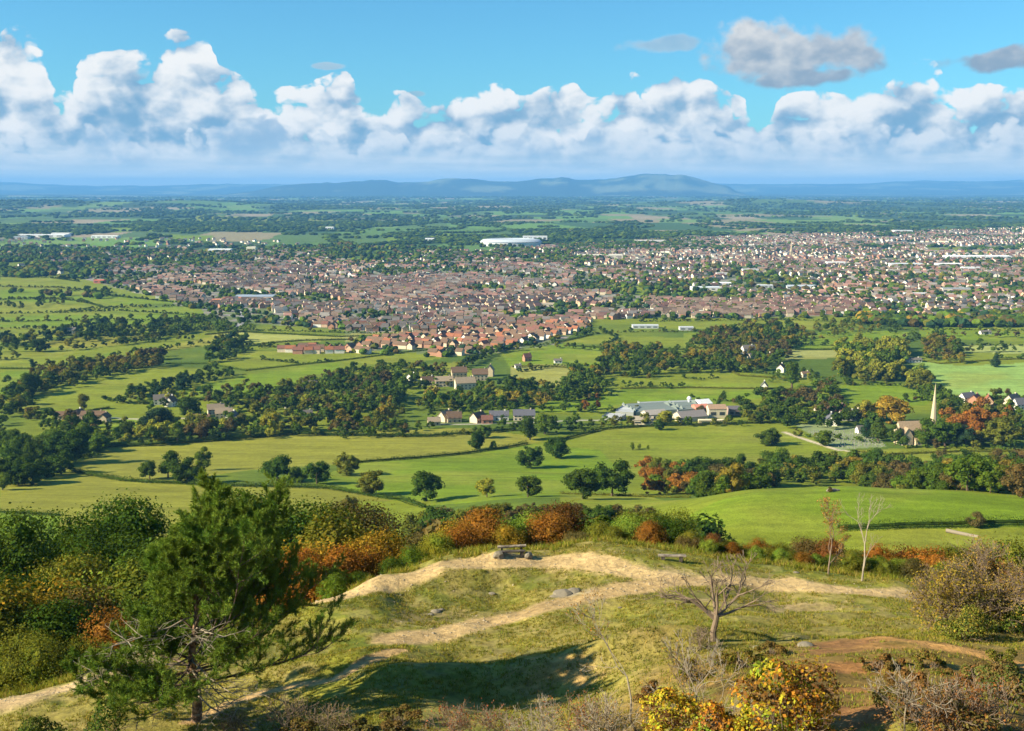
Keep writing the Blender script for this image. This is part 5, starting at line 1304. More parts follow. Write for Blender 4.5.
# ================================================================== the wooded edge below the knoll
def edgeD(px): return float(np.interp(px, [e[0] for e in EDGE], [e[2] for e in EDGE]))
def wood(px, off, pyt, kind, tone, label, w=1.0, name='tree', group=None, cap=26):
    D = edgeD(px)+off; h = top_h(px, pyt, D); h = min(max(h, 1.2), cap)
    return tree(px, D, h, kind, tone, label, group, name=name, w=w, cat='bush' if 'bush' in name else 'tree')
W_ = [  # px, metres behind the knoll's edge, row of the top, kind, tone, label
 (14,62,508,'bigtree',DK,'dark tree at the left edge with its crown against the pale meadow'), (-30,60,528,'bigtree',DK,'dark tree cut off by the left edge'),
 (90,72,506,'bigtree',DK,'dark tree with flat open top left of the pine'), (132,78,497,'bigtree',DK,'tallest dark rounded tree left of the pine'), (62,60,546,'bigtree',DK,'dark tree in front of the flat topped one'),
 (108,58,524,'bigtree',DK,'dark tree between the tall dark trees'), (36,40,558,'bigtree',DK,'deep green tree behind the orange tipped one'), (150,60,530,'bigtree',DK,'dark green tree just left of the pine crown'),
 (84,44,556,'bigtree',OL,'olive tree behind the brown bush'), (120,38,556,'bigbush',LG,'light green bush beside the pine trunk side'), (175,42,535,'bigtree',DK,'dark tree behind the upper pine branches'),
 (30,16,570,'bigbush',GO,'golden orange tipped tree at the left edge'), (-20,14,580,'bigbush',OL,'olive bush cut off by the left edge'), (60,12,606,'bigbush',DK,'dark green bush under the golden tipped tree'),
 (8,9,622,'bigbush',OL,'dark bush at the left end of the sandy path'), (92,14,590,'bigbush',BR,'brown bush above the left path'), (112,8,612,'bigbush',OR,'small orange bush beside the left path'), (40,7,636,'bigbush',OL,'olive low bush above the left path bend'),
 (142,16,568,'bigbush',OL,'olive bush behind the pine at the left'), (78,7,634,'bigbush',OL,'low olive bush near the grassy mound'), (150,10,600,'bigbush',DK,'dark bush behind the pine trunk'), (190,14,585,'bigbush',OR,'orange bush glimpsed through the pine'),
 (215,50,500,'bigtree',DK,'dark tree behind the pine at its middle'), (250,55,492,'bigtree',DK,'dark tree behind the right side of the pine'), (285,60,486,'bigtree',DK,'tall dark tree topping the pine at the right'), (310,50,510,'bigtree',DK,'dark tree at the right flank of the pine'),
 (235,16,560,'bigbush',OL,'olive bush behind the pine'), (270,14,548,'bigbush',DK,'dark bush right of the pine crown'), (300,10,552,'bigbush',OR,'orange bush right of the pine'), (325,16,530,'bigbush',GO,'golden leaved bush right of the pine'),
 (345,26,512,'bigbush',OL,'olive topped bush above the golden ones'), (352,10,540,'bigbush',OR,'large orange bush in the autumn hollow'), (378,16,530,'bigbush',GO,'golden bush in the autumn hollow'), (335,6,572,'bigbush',MD,'green bush at the end of the upper path'),
 (362,5,568,'bigbush',DK,'dark green bush above the upper path'), (392,6,556,'bigbush',DK,'deep green bush at the brow of the path'), (412,8,545,'bigbush',MD,'mid green bush at the brow'), (360,60,496,'bigtree',BR,'brown tree above the autumn hollow'),
 (330,62,505,'bigtree',DK,'dark tree at the back of the autumn hollow'), (395,50,520,'bigbush',OL,'pale olive bush beside the small green field'), (420,18,534,'bigbush',BR,'brown bush left of the long dark hedge'), (440,9,528,'bigbush',YG,'yellow green bush at the brow'),
 (460,10,524,'bigbush',OR,'orange bush left of the first bench'), (482,12,510,'bigbush',OR,'tall bright orange bush left of the first bench'), (470,22,512,'bigbush',GO,'golden bush behind the bright orange one'), (505,10,524,'bigbush',GO,'golden bush behind the first bench'),
 (525,14,508,'bigbush',LG,'light green bush behind the first bench'), (548,12,510,'bigbush',OR,'bright orange bush right of the first bench'), (560,18,505,'bigbush',RU,'russet bush right of the first bench'), (578,9,526,'bigbush',BR,'low brown bush between the benches'),
 (600,10,520,'bigbush',OL,'olive bush between the benches'), (615,8,524,'bigbush',OL,'second olive bush between the benches'), (632,12,512,'bigbush',LG,'pale green bush left of the second bench'), (650,9,522,'bigbush',OR,'small orange bush left of the second bench'),
 (668,12,512,'bigbush',DK,'dark bush behind the second bench'), (690,8,530,'bigbush',OL,'low olive bush behind the second bench'), (640,40,506,'bigtree',OL,'olive tree below the brown copse'), (665,44,504,'bigtree',OL,'pale crowned tree beside the domed pasture'),
 (712,7,534,'bigbush',RU,'russet bush right of the second bench'), (735,8,536,'bigbush',OL,'low olive bush on the brow'), (758,8,538,'bigbush',OR,'orange brown bush on the brow'), (780,9,540,'bigbush',OL,'olive bush on the brow left of the thin birch'),
 (806,9,536,'bigbush',BR,'brown bush at the foot of the thin birch'), (830,8,540,'bigbush',RU,'dark russet bush under the thin birch'), (855,9,546,'bigbush',DK,'dark green bush by the bare sapling'), (878,8,544,'bigbush',OR,'orange bush right of the bare sapling'),
 (902,9,546,'bigbush',RU,'russet bush on the right brow'), (925,9,545,'bigbush',OR,'second orange bush on the right brow'), (950,10,548,'bigbush',OL,'olive bush on the right brow'), (975,12,545,'bigbush',RU,'russet bush behind the sprawling willow'),
 (1000,14,540,'bigbush',OL,'olive bush behind the sprawling willow'), (1030,16,535,'bigbush',OL,'olive bush cut off by the right edge'), (770,7,548,'bigbush',OL,'low scrub under the brow bushes'), (915,6,560,'bigbush',DK,'low dark scrub by the path end')]
for (px, off, pyt, kind, tone, lab) in W_:
    wood(px, off, pyt, kind, tone, lab, w=(.95 if off < 30 else .95), name='autumn_bush' if kind == 'bigbush' and tone in (OR, GO, RU, BR) else 'bush' if kind == 'bigbush' else 'tree')
rs = random.Random(71)
for i, px in enumerate(range(684, 960, 12)):
    t_ = rs.choice([OL, LG, BR, OL, MD, OR]); wood(px, rs.uniform(3, 6), rs.uniform(547, 556)+max(0, (px-800)*.06), 'bigbush', t_, 'small %s bush in the low line along the brow right of the benches' % t_, w=1.0, name='bush', group='small bushes along the brow')
# dark scrub line across the slope behind (x 430..640)
rs = random.Random(31)
for px in range(424, 650, 11):
    D = float(np.interp(px, [424, 520, 650], [410, 370, 340]))+rs.uniform(-12, 12); h = min(16, max(4.0, top_h(px, rs.uniform(499, 508), D)))
    tree(px, D, h, 'round', rs.choice([DK, BR, DK, OL, BR]), 'dark bushy tree in the scrub line crossing the slope behind the benches', 'trees of the scrub line behind the benches', w=1.1, name='tree')
tree(695, 262, top_h(695, 512, 262), 'bush', DK, 'dark bush at the left foot of the domed pasture', name='bush', cat='bush')

# ================================================================== the pine
NEED = leaf_mat('needles', var=0.6, trans=0.12)
def needles(P, D, nper, ln, wd, rs):
    n = len(P); P = np.repeat(P, nper, 0); D = np.repeat(D, nper, 0); m = len(P); t = rs.rand(m)
    base = P+D*(t*0.30)[:, None]; dr = unit(D*0.8+unit(rs.normal(0, 1, (m, 3)))*0.85+np.array([0, 0, .12])); s = unit(np.cross(dr, rs.normal(0, 1, (m, 3))))
    L = ln*rs.uniform(.7, 1.2, m)[:, None]; a, b, c = base-s*wd/2, base+s*wd/2, base+dr*L
    return np.stack([a, b, c], 1).reshape(-1, 3), np.arange(3*m).reshape(m, 3)
rs = np.random.RandomState(5)
bx, by, bz = hit(195, 722); PH = top_h(212, 538, by)*1.0
root = bpy.data.objects.new('pine_tree', None); COL.objects.link(root); root.location = (bx, by, bz-.1); root['label'] = 'large Scots pine with pale dead lower branches on the near slope'; root['category'] = 'tree'
segs, tips, dead = [], [], []
tp = [np.array([0, 0, -0.3])]
for i in range(1, 15):
    h = PH*.97*i/14; tp.append(np.array([.10*math.sin(i*.9)+.25*h/PH*1.2, .08*math.cos(i*.7), h]))
R0 = .24
for i in range(14): segs.append((tp[i], tp[i+1], R0*(1-i/15)**.9, R0*(1-(i+1)/15)**.9))
def onT(h):
    k = min(13.999, h/PH/.97*14); i = int(k); return tp[i]+(tp[i+1]-tp[i])*(k-i)
shoots = []
def pbranch(p, d, L, r, lvl, green=True):
    n = 7 if lvl == 0 else 5; cur = p; q = d
    for i in range(n):
        q = unit(q+rs.normal(0, .12, 3)+np.array([0, 0, .03+.022*i if green else -.02])); nx = cur+q*L/n; r2 = r*(1-.8*(i+1)/n)
        (segs if green else dead).append((cur, nx, max(r*(1-.8*i/n), .008), max(r2, .006)))
        f = (i+1)/n
        if lvl < 2 and f > (.25 if lvl == 0 else .15):
            for _ in range(2 if lvl == 0 else int(rs.rand() < .78)):
                s_ = unit(np.cross(q, [0, 0, 1])*rs.choice([-1, 1])+q*.75+rs.normal(0, .3, 3)+np.array([0, 0, .15])); pbranch(nx, s_, L*(.42 if lvl == 0 else .5)*(1.15-f*.55), r*.45, lvl+1, green)
        if green and (lvl >= 1 or f > .55):
            shoots.append((nx, unit(q+rs.normal(0, .4, 3)+np.array([0, 0, .35]))))
            if rs.rand() < .25: shoots.append((cur*.5+nx*.5, unit(q+rs.normal(0, .6, 3)+np.array([0, 0, .4]))))
        cur = nx
h = PH*.22; k = 0
while h < PH*.97:
    f = h/PH
    prof = np.interp(f, [.1, .2, .35, .5, .65, .8, .92, 1.0], [4.3, 5.1, 5.1, 4.7, 4.1, 3.1, 1.9, .9])
    for j in range(4):
        a = k*2.4+j*2*math.pi/4+rs.uniform(-.35, .35); ca, sa = math.cos(a), math.sin(a)
        L = prof*rs.uniform(.72, 1.12)*(1+(.16+.30*(f > .55))*ca) if ca > 0 else prof*rs.uniform(.7, 1.1)*(1+(.50 if f > .35 else .05)*ca)
        if rs.rand() < .10: continue
        pbranch(onT(h), unit(np.array([ca, sa, .28-.25*(f < .3)+.35*f])), L, .075*(1.15-f), 0)
    k += 1; h += PH*.068*rs.uniform(.85, 1.15)
for i in range(11):
    a = rs.uniform(-2.6, -.5); pbranch(onT(PH*rs.uniform(.12, .60)), unit(np.array([math.cos(a), math.sin(a), rs.uniform(-.25, .1)])), rs.uniform(2.2, 4.2), .05, 0, False)
v, q = tubes(segs[:14], 12); link('trunk', mesh_np('trunk', v, q, plain_mat('pine_bark', (.16,.09,.055), .4, 5.0, c2=(.30,.19,.12), bump=.04), smooth=True), root)
v, q = tubes(segs[14:], 5); link('branches', mesh_np('branches', v, q, BARK), root)
v, q = tubes(dead, 5); link('dead_branches', mesh_np('dead_branches', v, q, PALE_BARK), root, label='pale bare dead branches')
SP = np.array([s[0] for s in shoots]); SD = np.array([s[1] for s in shoots]); print('pine shoots', len(SP))
v, q = needles(SP, SD, 40, .18, .022, rs); cr = link('crown', mesh_np('crown', v, q, NEED), root); cr.color = (.125,.185,.028,1)

# ================================================================== bare and thin trees
def bare(px, py, name, label, L, r, depth, seed, spread=.6, up=.12, mat=TWIG, trunk_dir=(0, 0, 1), flat=1.0, kids=(2, 3), leaves=0, leafcol=(.3,.2,.05), leafsz=.07, shrink=.72, nseg=3, wob=.18, xyz=None, cat='tree', droop=0.0, stems=1, fit=None):
    x, y, z = xyz or hit(px, py); rs = np.random.RandomState(seed); segs, tips = [], []
    if fit:                                  # pick the growth whose spread and height come nearest
        best = None
        for sd_ in range(1, 60):
            r1, sg, tp_ = np.random.RandomState(sd_), [], []
            branching(r1, np.array([0, 0, -.1]), unit(np.array(trunk_dir, float)), L, r, depth, sg, tp_, spread, up, kids, shrink, wob, nseg, droop)
            q_ = np.array([t[0] for t in tp_]); c_ = abs(q_[:, 0].min()+fit[0])+abs(q_[:, 0].max()-fit[0])+abs(q_[:, 2].max()-fit[1])*1.5+abs(q_[:, 1].mean())+max(0, .5-q_[:, 2].min())
            if best is None or c_ < best[0]: best = (c_, sd_)
        rs = np.random.RandomState(best[1])
    for s_ in range(stems):
        d = unit(np.array(trunk_dir, float)+(rs.normal(0, .45, 3) if stems > 1 else 0)); d[2] = abs(d[2])
        branching(rs, np.array([rs.normal(0, .12)*(stems > 1), rs.normal(0, .12)*(stems > 1), -.1]), unit(d), L, r, depth, segs, tips, spread, up, kids, shrink, wob, nseg, droop)
    root = bpy.data.objects.new(name, None); COL.objects.link(root); root.location = (x, y, z-.05); root['label'] = label; root['category'] = cat
    root.scale = (1, 1, flat)
    nt = nseg if stems == 1 else nseg*stems
    v, q = tubes(segs[:nseg], 7); link('trunk', mesh_np('trunk', v, q, mat), root)
    mr = .011 if 'hawthorn' in name else .007
    segs2 = [(a, b, max(c, mr), max(d_, mr*.9)) for a, b, c, d_ in segs[nseg:]]
    v, q = tubes(segs2, 4); link('branches', mesh_np('branches', v, q, mat), root)
    if leaves:
        T = np.array([t[0] for t in tips]); k = rs.randint(len(T), size=leaves); P = T[k]+rs.normal(0, .10, (leaves, 3)); N = rs.normal(0, 1, (leaves, 3))
        v, q = leaf_quads(P, N, leafsz, rs); c = link('foliage', mesh_np('foliage', v, q, LEAF), root); c.color = tuple(leafcol)+(1,)
    print(label[:30], len(segs), len(tips)); return root
x, y, z = hit(714, 641); rs = np.random.RandomState(6); segs, tips = [], []
root = bpy.data.objects.new('hawthorn_tree', None); COL.objects.link(root); root.location = (x, y, z-.05); root['label'] = 'leafless spreading thorn tree beside the sandy path'; root['category'] = 'tree'
tk = [((0, 0, -.2), (-.05, 0, .5), .17, .14), ((-.05, 0, .5), (.06, .02, 1.0), .14, .13), ((.06, .02, 1.0), (.10, 0, 1.35), .13, .12)]
v, q = tubes(tk, 9); link('trunk', mesh_np('trunk', v, q, TWIG), root)
for i, (a_, e_, L_) in enumerate([(-1.35, .55, 1.5), (-.75, .95, 1.25), (-.2, 1.15, 1.2), (.35, 1.0, 1.25), (.85, .75, 1.4), (1.25, .45, 1.45), (1.4, .2, 1.2), (-1.1, .25, 1.0), (.1, .8, 1.0)]):
    dv = unit(np.array([math.sin(a_), rs.uniform(-.5, .5), e_])); p0 = np.array([.08, 0, 1.0+.04*i])
    branching(rs, p0, dv, L_, .075, 4, segs, tips, .42, .035, (2, 2), .66, .13, 2)
segs = [(a, b, max(c, .012), max(d_, .010)) for a, b, c, d_ in segs]; v, q = tubes(segs, 4); link('branches', mesh_np('branches', v, q, TWIG), root); print('thorn', len(segs))
bare(638,731,'sapling','tall thin leafless sapling rising at the bottom centre',2.3,.045,4,8,spread=.34,up=.18,leaves=260,leafcol=(.30,.15,.04),leafsz=.06,shrink=.62,mat=PALE_BARK)
bare(700,735,'sapling','pale forked sapling rising from the yellow bush',1.4,.03,4,11,spread=.5,up=.12,mat=PALE_BARK,shrink=.66,stems=2)
bare(862,581,'birch_tree','slender leafless birch on the brow before the domed pasture',2.5,.07,4,14,spread=.34,up=.15,mat=PALE_BARK,shrink=.62)
bare(828,575,'birch_tree','thin birch with sparse rusty leaves on the brow',2.2,.06,4,17,spread=.36,up=.18,leaves=1500,leafcol=(.26,.15,.05),leafsz=.09,shrink=.62)
bare(905,735,'sapling','pale leafless sapling at the bottom right',1.2,.03,4,19,spread=.45,up=.15,mat=PALE_BARK,shrink=.66)
bare(950,634,'willow_tree','sprawling willow with sparse yellow olive leaves at the right',1.15,.09,5,23,spread=.5,up=.06,leaves=7000,leafcol=(.24,.18,.03),leafsz=.09,shrink=.74,stems=5,mat=TWIG)
bare(985,630,'willow_tree','larger sprawling willow behind the first at the right edge',1.6,.10,5,29,spread=.5,up=.06,leaves=6000,leafcol=(.25,.17,.04),leafsz=.09,shrink=.74,stems=5,mat=TWIG)
bare(1024,600,'willow_tree','thin grey twigged willow cut off by the right edge',2.2,.10,5,31,spread=.45,up=.08,leaves=3500,leafcol=(.22,.16,.05),leafsz=.09,shrink=.72,stems=4,mat=PALE_BARK)
# thorny and leafy bushes along the bottom of the picture
for (px, py, nm, lab, L, lv, lc, seed, st, mt) in [
 (285,735,'bramble_bush','grey tangle of bare twigs beside the pine foot',.75,300,(.16,.13,.05),41,9,TWIG), (330,738,'bramble_bush','brown twiggy bush right of the grey tangle',.6,500,(.14,.10,.04),42,9,TWIG),
 (455,742,'bramble_bush','reddish leaved twig bush in the shade',.65,600,(.24,.09,.04),43,8,TWIG), (490,745,'bramble_bush','second reddish twig bush in the shade',.7,500,(.24,.08,.04),44,8,TWIG), (545,742,'bramble_bush','pale bare twigs at the bottom centre',.75,150,(.24,.12,.04),45,9,PALE_BARK),
 (580,740,'bramble_bush','russet leaved twigs left of the tall sapling',.75,700,(.26,.10,.04),46,8,TWIG), (612,742,'bramble_bush','pale twigs beside the tall sapling',.8,300,(.25,.14,.05),47,8,PALE_BARK), (240,735,'bramble_bush','low brown twigs under the pine',.5,400,(.12,.10,.04),48,8,TWIG),
 (940,742,'bramble_bush','tangle of brown bramble on the right mound',.8,900,(.20,.09,.03),50,9,TWIG), (990,740,'bramble_bush','rusty bramble at the right bottom corner',.8,900,(.20,.085,.03),51,9,TWIG),
 (700,650,'bramble_bush','bare scrub at the foot of the thorn tree',.5,100,(.2,.15,.06),52,8,TWIG), (690,700,'bramble_bush','thin bare scrub above the orange bush',.9,300,(.28,.16,.04),53,6,TWIG)]:
    bare(px, py, nm, lab, L, .02, 3, seed, spread=.5, up=.1, leaves=lv, leafcol=lc, leafsz=.06, stems=st, mat=mt, cat='bush')
def leafy(px, py, w, h, n, leaf, cols, label, seed, name='bush', lobes=16):
    x, y, z = hit(px, py); rs = np.random.RandomState(seed); root = bpy.data.objects.new(name, None); COL.objects.link(root); root.location = (x, y, z-.1); root['label'] = label; root['category'] = 'bush'
    V, Q = crown_geo(seed, n=n, leaf=leaf/h, width=w/h, base=0.0, lobes=lobes, shape='bush', core=False, gap=.3)
    Q = Q[:, :]; V = V*np.array([h, h, h]); nq = len(V)//4
    pick = fbm(V[::4, 0][:nq]+V[::4, 2][:nq]*1.7, V[::4, 1][:nq]+seed, .9, 3, .6, seed)
    k = np.clip(((pick-.3)/.4*len(cols)+rs.uniform(-.9, .9, nq)).astype(int), 0, len(cols)-1)
    for i, c in enumerate(cols):
        m = k == i
        if not m.any(): continue
        vv = V[:nq*4].reshape(nq, 4, 3)[m].reshape(-1, 3); o_ = link('foliage', mesh_np('foliage', vv, np.arange(len(vv)).reshape(-1, 4), LEAF), root); o_.color = tuple(c)+(1,)
    segs, tips = [], []
    for s_ in range(9): branching(rs, np.array([rs.normal(0, .1), rs.normal(0, .1), -.1]), unit(np.array([rs.normal(0, .6), rs.normal(0, .6), 1])), h*.42, .03, 2, segs, tips, .5, .1)
    v, q = tubes(segs, 4); link('stems', mesh_np('stems', v, q, TWIG), root)
    return root
YL, YO, OO, GG, BB = (.34,.33,.030), (.40,.27,.025), (.36,.155,.022), (.16,.22,.025), (.17,.085,.03)
leafy(778, 744, 3.0, 2.7, 6500, .115, (BB, OO, YO, YL, YL, GG), 'bush with bright yellow and green leaves at the bottom right', 61, lobes=20)
leafy(806, 742, 1.7, 2.4, 4500, .10, (BB, OO, YO, BB), 'brown and orange leaved bush beside the sandy scar', 62)
leafy(668, 748, 2.6, 2.0, 5500, .10, (OO, YO, YL, BB), 'orange and yellow bush at the foot of the tall sapling', 63)
leafy(720, 746, 2.2, 1.6, 4000, .10, (YO, OO, BB, GG), 'amber leaved bush left of the bright yellow one', 64)
leafy(955, 745, 2.6, 1.5, 4500, .09, ((.14,.12,.035), (.20,.11,.04), BB), 'olive brown bush on the right mound', 65)
leafy(1010, 700, 2.4, 1.3, 4500, .09, ((.10,.12,.03), (.14,.10,.035)), 'dark olive bush at the right edge of the mound', 66)
leafy(985, 690, 2.4, 1.0, 3500, .09, ((.12,.13,.03), (.17,.10,.04)), 'low olive scrub on the mound', 67)
leafy(110, 745, 2.2, 2.0, 4500, .09, ((.05,.09,.02), (.09,.12,.02)), 'dark green bush left of the pine foot', 68)
leafy(40, 752, 3.0, 1.6, 4500, .09, ((.05,.08,.02), (.08,.11,.02)), 'dark bush at the bottom left corner', 69)
leafy(965, 640, 3.2, 1.8, 6000, .09, ((.10,.12,.02), (.20,.17,.03), (.07,.10,.02)), 'olive green bush under the sprawling willow', 70)
leafy(1020, 632, 3.6, 1.8, 6000, .09, ((.07,.11,.02), (.11,.15,.02)), 'green bush at the right edge by the willow', 71)
leafy(300, 742, 2.6, 1.0, 3500, .08, ((.13,.11,.03), (.10,.07,.03)), 'low brown scrub right of the pine', 73)

for i, (px, py, w, h, cols, lab) in enumerate([(880,668,2.2,.6,((.13,.10,.03),(.17,.09,.03)),'low bracken patch under the top of the mound'), (915,690,2.4,.7,((.15,.09,.03),(.19,.10,.035)),'brown bracken patch in the middle of the mound'),
  (895,712,2.2,.8,((.16,.09,.03),(.11,.10,.03)),'brown bracken patch beside the sandy scar'), (930,668,2.4,.6,((.10,.11,.02),(.15,.10,.03)),'olive bracken patch under the orange path'), (960,705,2.4,.8,((.17,.09,.03),(.12,.09,.03)),'russet bracken patch on the mound'),
  (1000,668,2.4,.9,((.09,.11,.02),(.12,.12,.02)),'green bracken patch below the orange path end'), (740,668,2.4,.9,((.12,.12,.02),(.16,.11,.03)),'olive scrub under the thorn tree'), (690,680,2.4,.9,((.13,.11,.02),(.19,.12,.03)),'tawny scrub below the thorn tree'),
  (655,700,2.2,.8,((.12,.09,.03),(.17,.09,.03)),'brown scrub beside the tall sapling'), (770,655,2.0,.7,((.10,.11,.02),(.15,.10,.03)),'olive scrub at the left lip of the scar'), (400,728,2.6,.9,((.11,.08,.03),(.13,.09,.03)),'dark brown scrub in the pine shadow'), (360,738,2.2,.8,((.10,.09,.03),(.14,.09,.03)),'low scrub right of the twiggy bushes')]):
    leafy(px, py, w, h, 3200, .075, cols, lab, 80+i, name='bracken', lobes=12)

# ================================================================== benches
WOODM = plain_mat('weathered_wood', (.16,.13,.10), .3, 3.0, c2=(.24,.20,.15), bump=.01); WOODD = plain_mat('dark_wood', (.055,.045,.038), .3, 3.0, c2=(.09,.075,.06), bump=.01); ROCK = plain_mat('limestone', (.24,.205,.15), .35, 3.0, c2=(.14,.12,.085), bump=.03)
def rock_mesh(name, sx, sy, sz_, seed, mat=None, sub=ICO2):
    rs = np.random.RandomState(seed); V = sub[0]*(1+rs.uniform(-.16, .16, (len(sub[0]), 1)))*np.array([sx, sy, sz_]); return mesh_np(name, V, sub[1], mat or ROCK)
def bevel_box(name, w, d, h, mat, bev=.03):
    bm = bmesh.new(); bmesh.ops.create_cube(bm, size=1.0)
    for v in bm.verts: v.co = Vector((v.co.x*w, v.co.y*d, v.co.z*h))
    bmesh.ops.bevel(bm, geom=bm.edges[:], offset=bev, segments=2, affect='EDGES'); me = bpy.data.meshes.new(name); bm.to_mesh(me); bm.free(); me.materials.append(mat); return me
def log_mesh(name, L, r, mat):
    segs = []; rs = np.random.RandomState(2); n = 8
    pts = [np.array([-L/2+L*i/n, rs.normal(0, .008), rs.normal(0, .008)]) for i in range(n+1)]
    V, Q = tubes([(pts[i], pts[i+1], r*(1+.04*math.sin(i)), r*(1+.04*math.sin(i+1))) for i in range(n)], 12)
    caps = []; c0, c1 = len(V), len(V)+1; V = np.concatenate([V, [pts[0], pts[-1]]]); m = 12
    for j in range(m): caps.append((c0, (j+1) % m, j, j)); a = (n-1)*2*m+m; caps.append((c1, a+j, a+(j+1) % m, a+(j+1) % m))
    return fixquads(name, V, np.concatenate([Q, np.array(caps)]), mat)
def bench1(px, py):
    x, y, z = hit(px, py); root = bpy.data.objects.new('bench', None); COL.objects.link(root); root.location = (x, y, z); root.rotation_euler = (0, 0, math.radians(8))
    root.scale = (.92, .8, .72); root['label'] = 'dark log bench at the brow of the upper path'; root['category'] = 'bench'
    s_ = link('seat', bevel_box('seat', 1.9, .42, .14, WOODD), root, (0, -.12, .50)); b = link('backrest', log_mesh('backrest', 2.1, .13, WOODM), root, (0, .22, .86)); b.rotation_euler = (0, 0, .02)
    for sx_ in (-.72, .72):
        l = link('leg', bevel_box('leg', .22, .5, .48, WOODD), root, (sx_, -.05, .22)); link('back_post', bevel_box('back_post', .14, .12, .62, WOODD), root, (sx_, .24, .56))
def bench2(px, py):
    x, y, z = hit(px, py); root = bpy.data.objects.new('bench', None); COL.objects.link(root); root.location = (x, y, z); root.rotation_euler = (0, 0, math.radians(-4))
    root.scale = (.95, .9, .75); root['label'] = 'backless grey plank bench on the grass right of the log bench'; root['category'] = 'bench'
    link('seat', bevel_box('seat', 1.95, .46, .12, WOODM), root, (0, 0, .50))
    for sx_ in (-.62, .62): link('leg', bevel_box('leg', .26, .40, .46, WOODD), root, (sx_, 0, .21))
bench1(512, 556); bench2(672, 561)
x, y, z = hit(500, 557); link('boulder', rock_mesh('boulder', .42, .35, .30, 5), None, (x-.1, y, z+.12), label='mossy boulder at the left end of the log bench', category='boulder')
x, y, z = hit(517, 557); link('boulder', rock_mesh('boulder', .30, .28, .26, 6), None, (x+.75, y, z+.1), label='boulder at the right end of the log bench', category='boulder')
# stones
for i, (px, py, s_, lab) in enumerate([(564,594,.7,'broad slab in the pale rock outcrop between the paths'), (574,591,.45,'smaller slab in the pale rock outcrop'), (556,597,.35,'flat stone at the left of the rock outcrop'), (436,612,.35,'pale stone on the green bank'), (430,615,.22,'small pale stone beside the one on the green bank'),
      (441,610,.2,'small stone at the right of the pale stone on the bank'), (492,594,.25,'small pale stone under the upper path'), (796,573,.22,'white stone on the grass right of the thorn tree'), (620,608,.15,'pebble sized stone on the lower path'), (757,648,.2,'pale stone near the thorn tree'),
      (806,646,.4,'dark lump of turf at the head of the sandy scar')]):
    x, y, z = hit(px, py); link('stone', rock_mesh('stone', s_, s_*.8, s_*.35, 20+i), None, (x, y, z+.02), label=lab, category='stone')
x, y, z = hit(962, 535, 200); o_ = link('log', log_mesh('log', 9, .55, PALE_BARK), None, (x, y, z+.4), label='pale fallen log at the foot of the domed pasture', category='log'); o_.rotation_euler = (0, .05, -.6)
x, y, z = hit(833, 491, 230); link('rock', rock_mesh('rock', 2.2, 1.5, 1.0, 33), None, (x, y, z), label='pale rock beside the scrubby bush on the crest', category='rock')

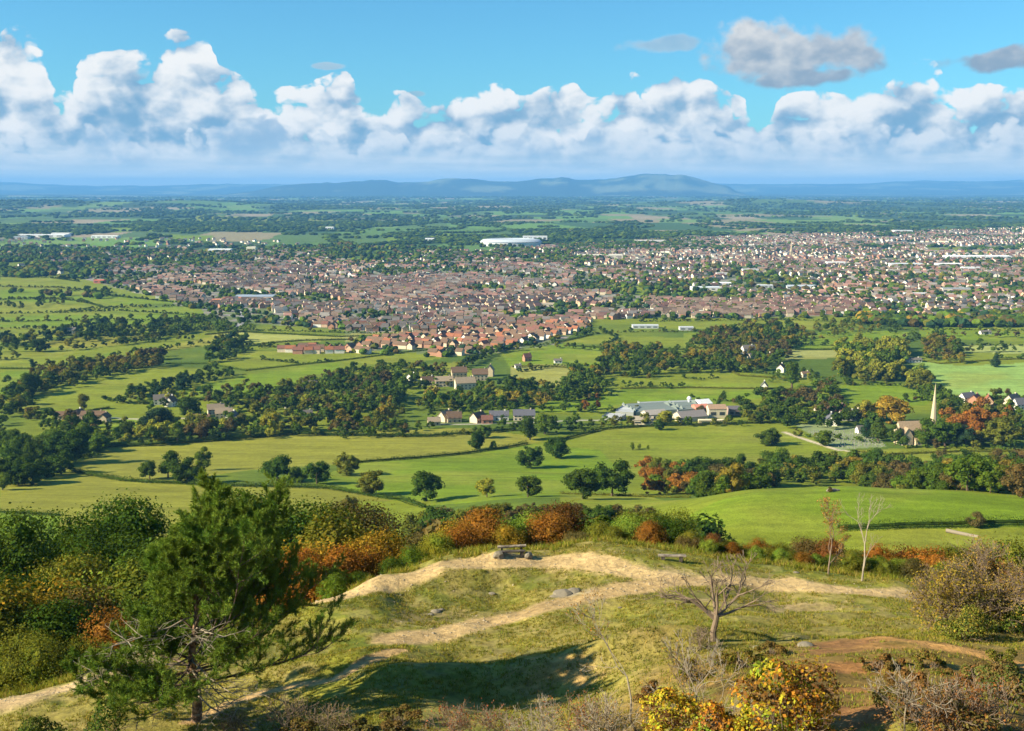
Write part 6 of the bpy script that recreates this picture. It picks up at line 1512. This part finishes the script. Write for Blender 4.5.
# ================================================================== grass
rs = np.random.RandomState(91); GR = leaf_mat('grass_blades', attr=True, var=.5, trans=.3)
def grass(n, xr, yr, cond, hgt, wd, tone, name, label):
    x = rs.uniform(xr[0], xr[1], n); y = rs.uniform(yr[0], yr[1], n); m = cond(x, y); x, y = x[m], y[m]
    clump = fbm(x, y, 1.4, 3, .6, 44); k = clump > .42; x, y = x[k], y[k]; z = height(x, y)
    d0_ = np.full(len(x), 1e9)
    for (P, w, c) in PATHS: d0_ = np.minimum(d0_, dist_poly(x, y, P)-w)
    for (px_, py_, r_s, c_s, a_s) in SCUFF:
        if a_s > .75: sx_, sy_, _ = hit(px_, py_); d0_ = np.minimum(d0_, np.hypot(x-sx_, (y-sy_)*1.5)-r_s*.62)
    d0_ = np.where((z > 179.0) & (y < 46) & (x > 3) & (rs.rand(len(x)) < .5), -1, d0_)
    k = d0_ > -.1; x, y, z = x[k], y[k], z[k]; n = len(x); b = 5
    X = np.repeat(np.stack([x, y, z-.02], 1), b, 0)+np.concatenate([rs.normal(0, .05, (n*b, 2)), np.zeros((n*b, 1))], 1)
    h = hgt*rs.uniform(.4, 1.3, n*b); a = rs.uniform(0, 6.28, n*b); s = np.stack([np.cos(a), np.sin(a), 0*a], 1)*wd/2
    tip = X+np.stack([rs.normal(.03, .35, n*b)*h, rs.normal(0, .35, n*b)*h, h], 1)
    V = np.stack([X-s, X+s, tip], 1).reshape(-1, 3); c = np.array(tone)[None]*rs.uniform(.7, 1.3, (n*b, 1)); dryb = rs.rand(n*b) < .35; c[dryb] = np.array((.27,.21,.06))*rs.uniform(.7, 1.2)
    print(name, n*b); return link(name, mesh_np(name, V, np.arange(len(V)).reshape(-1, 3), GR, np.repeat(c, 3, 0)), kind='stuff', label=label)
ex = np.array([e[1] for e in EDGE]); ey = np.array([e[2] for e in EDGE])
grass(130000, (-32, 36), (26, 80), lambda x, y: (np.abs(x/y) < .56) & (y < np.interp(x/y, ex/ey, ey)+2), .13, .04, (.17,.18,.024), 'grass', 'short tufted grass over the knoll')
grass(60000, (-40, 44), (44, 84), lambda x, y: np.abs(y-np.interp(x/y, ex/ey, ey)-1) < 2.2, .42, .045, (.16,.18,.020), 'long_grass', 'longer grass along the brow of the knoll')

# loose stones on the paths
rs = np.random.RandomState(55); n = 9000; P_, S_ = [], []
for (P, w, c) in PATHS[:3]:
    for (ax, ay), (bx_, by_) in zip(P[:-1], P[1:]):
        L = math.hypot(bx_-ax, by_-ay); m = int(L*22); t = rs.rand(m); o_ = rs.normal(0, w*.75, m); ux, uy = (bx_-ax)/L, (by_-ay)/L
        P_.append(np.stack([ax+(bx_-ax)*t-uy*o_, ay+(by_-ay)*t+ux*o_], 1))
P_ = np.concatenate(P_); z_ = height(P_[:, 0], P_[:, 1]); s_ = rs.gamma(2.0, .011, len(P_))+.012
V = (ICO1[0][None]*(1+rs.uniform(-.25, .25, (len(P_), 12, 1)))*s_[:, None, None]*np.array([1, 1, .6]))+np.stack([P_[:, 0], P_[:, 1], z_+.01], 1)[:, None]
T = ICO1[1][None]+(np.arange(len(P_))*12)[:, None, None]
link('pebbles', mesh_np('pebbles', V.reshape(-1, 3), T.reshape(-1, 3), plain_mat('pebble', (.40,.33,.22), .3, 8.0, c2=(.26,.20,.12))), kind='stuff', label='loose pale stones scattered on the sandy paths')
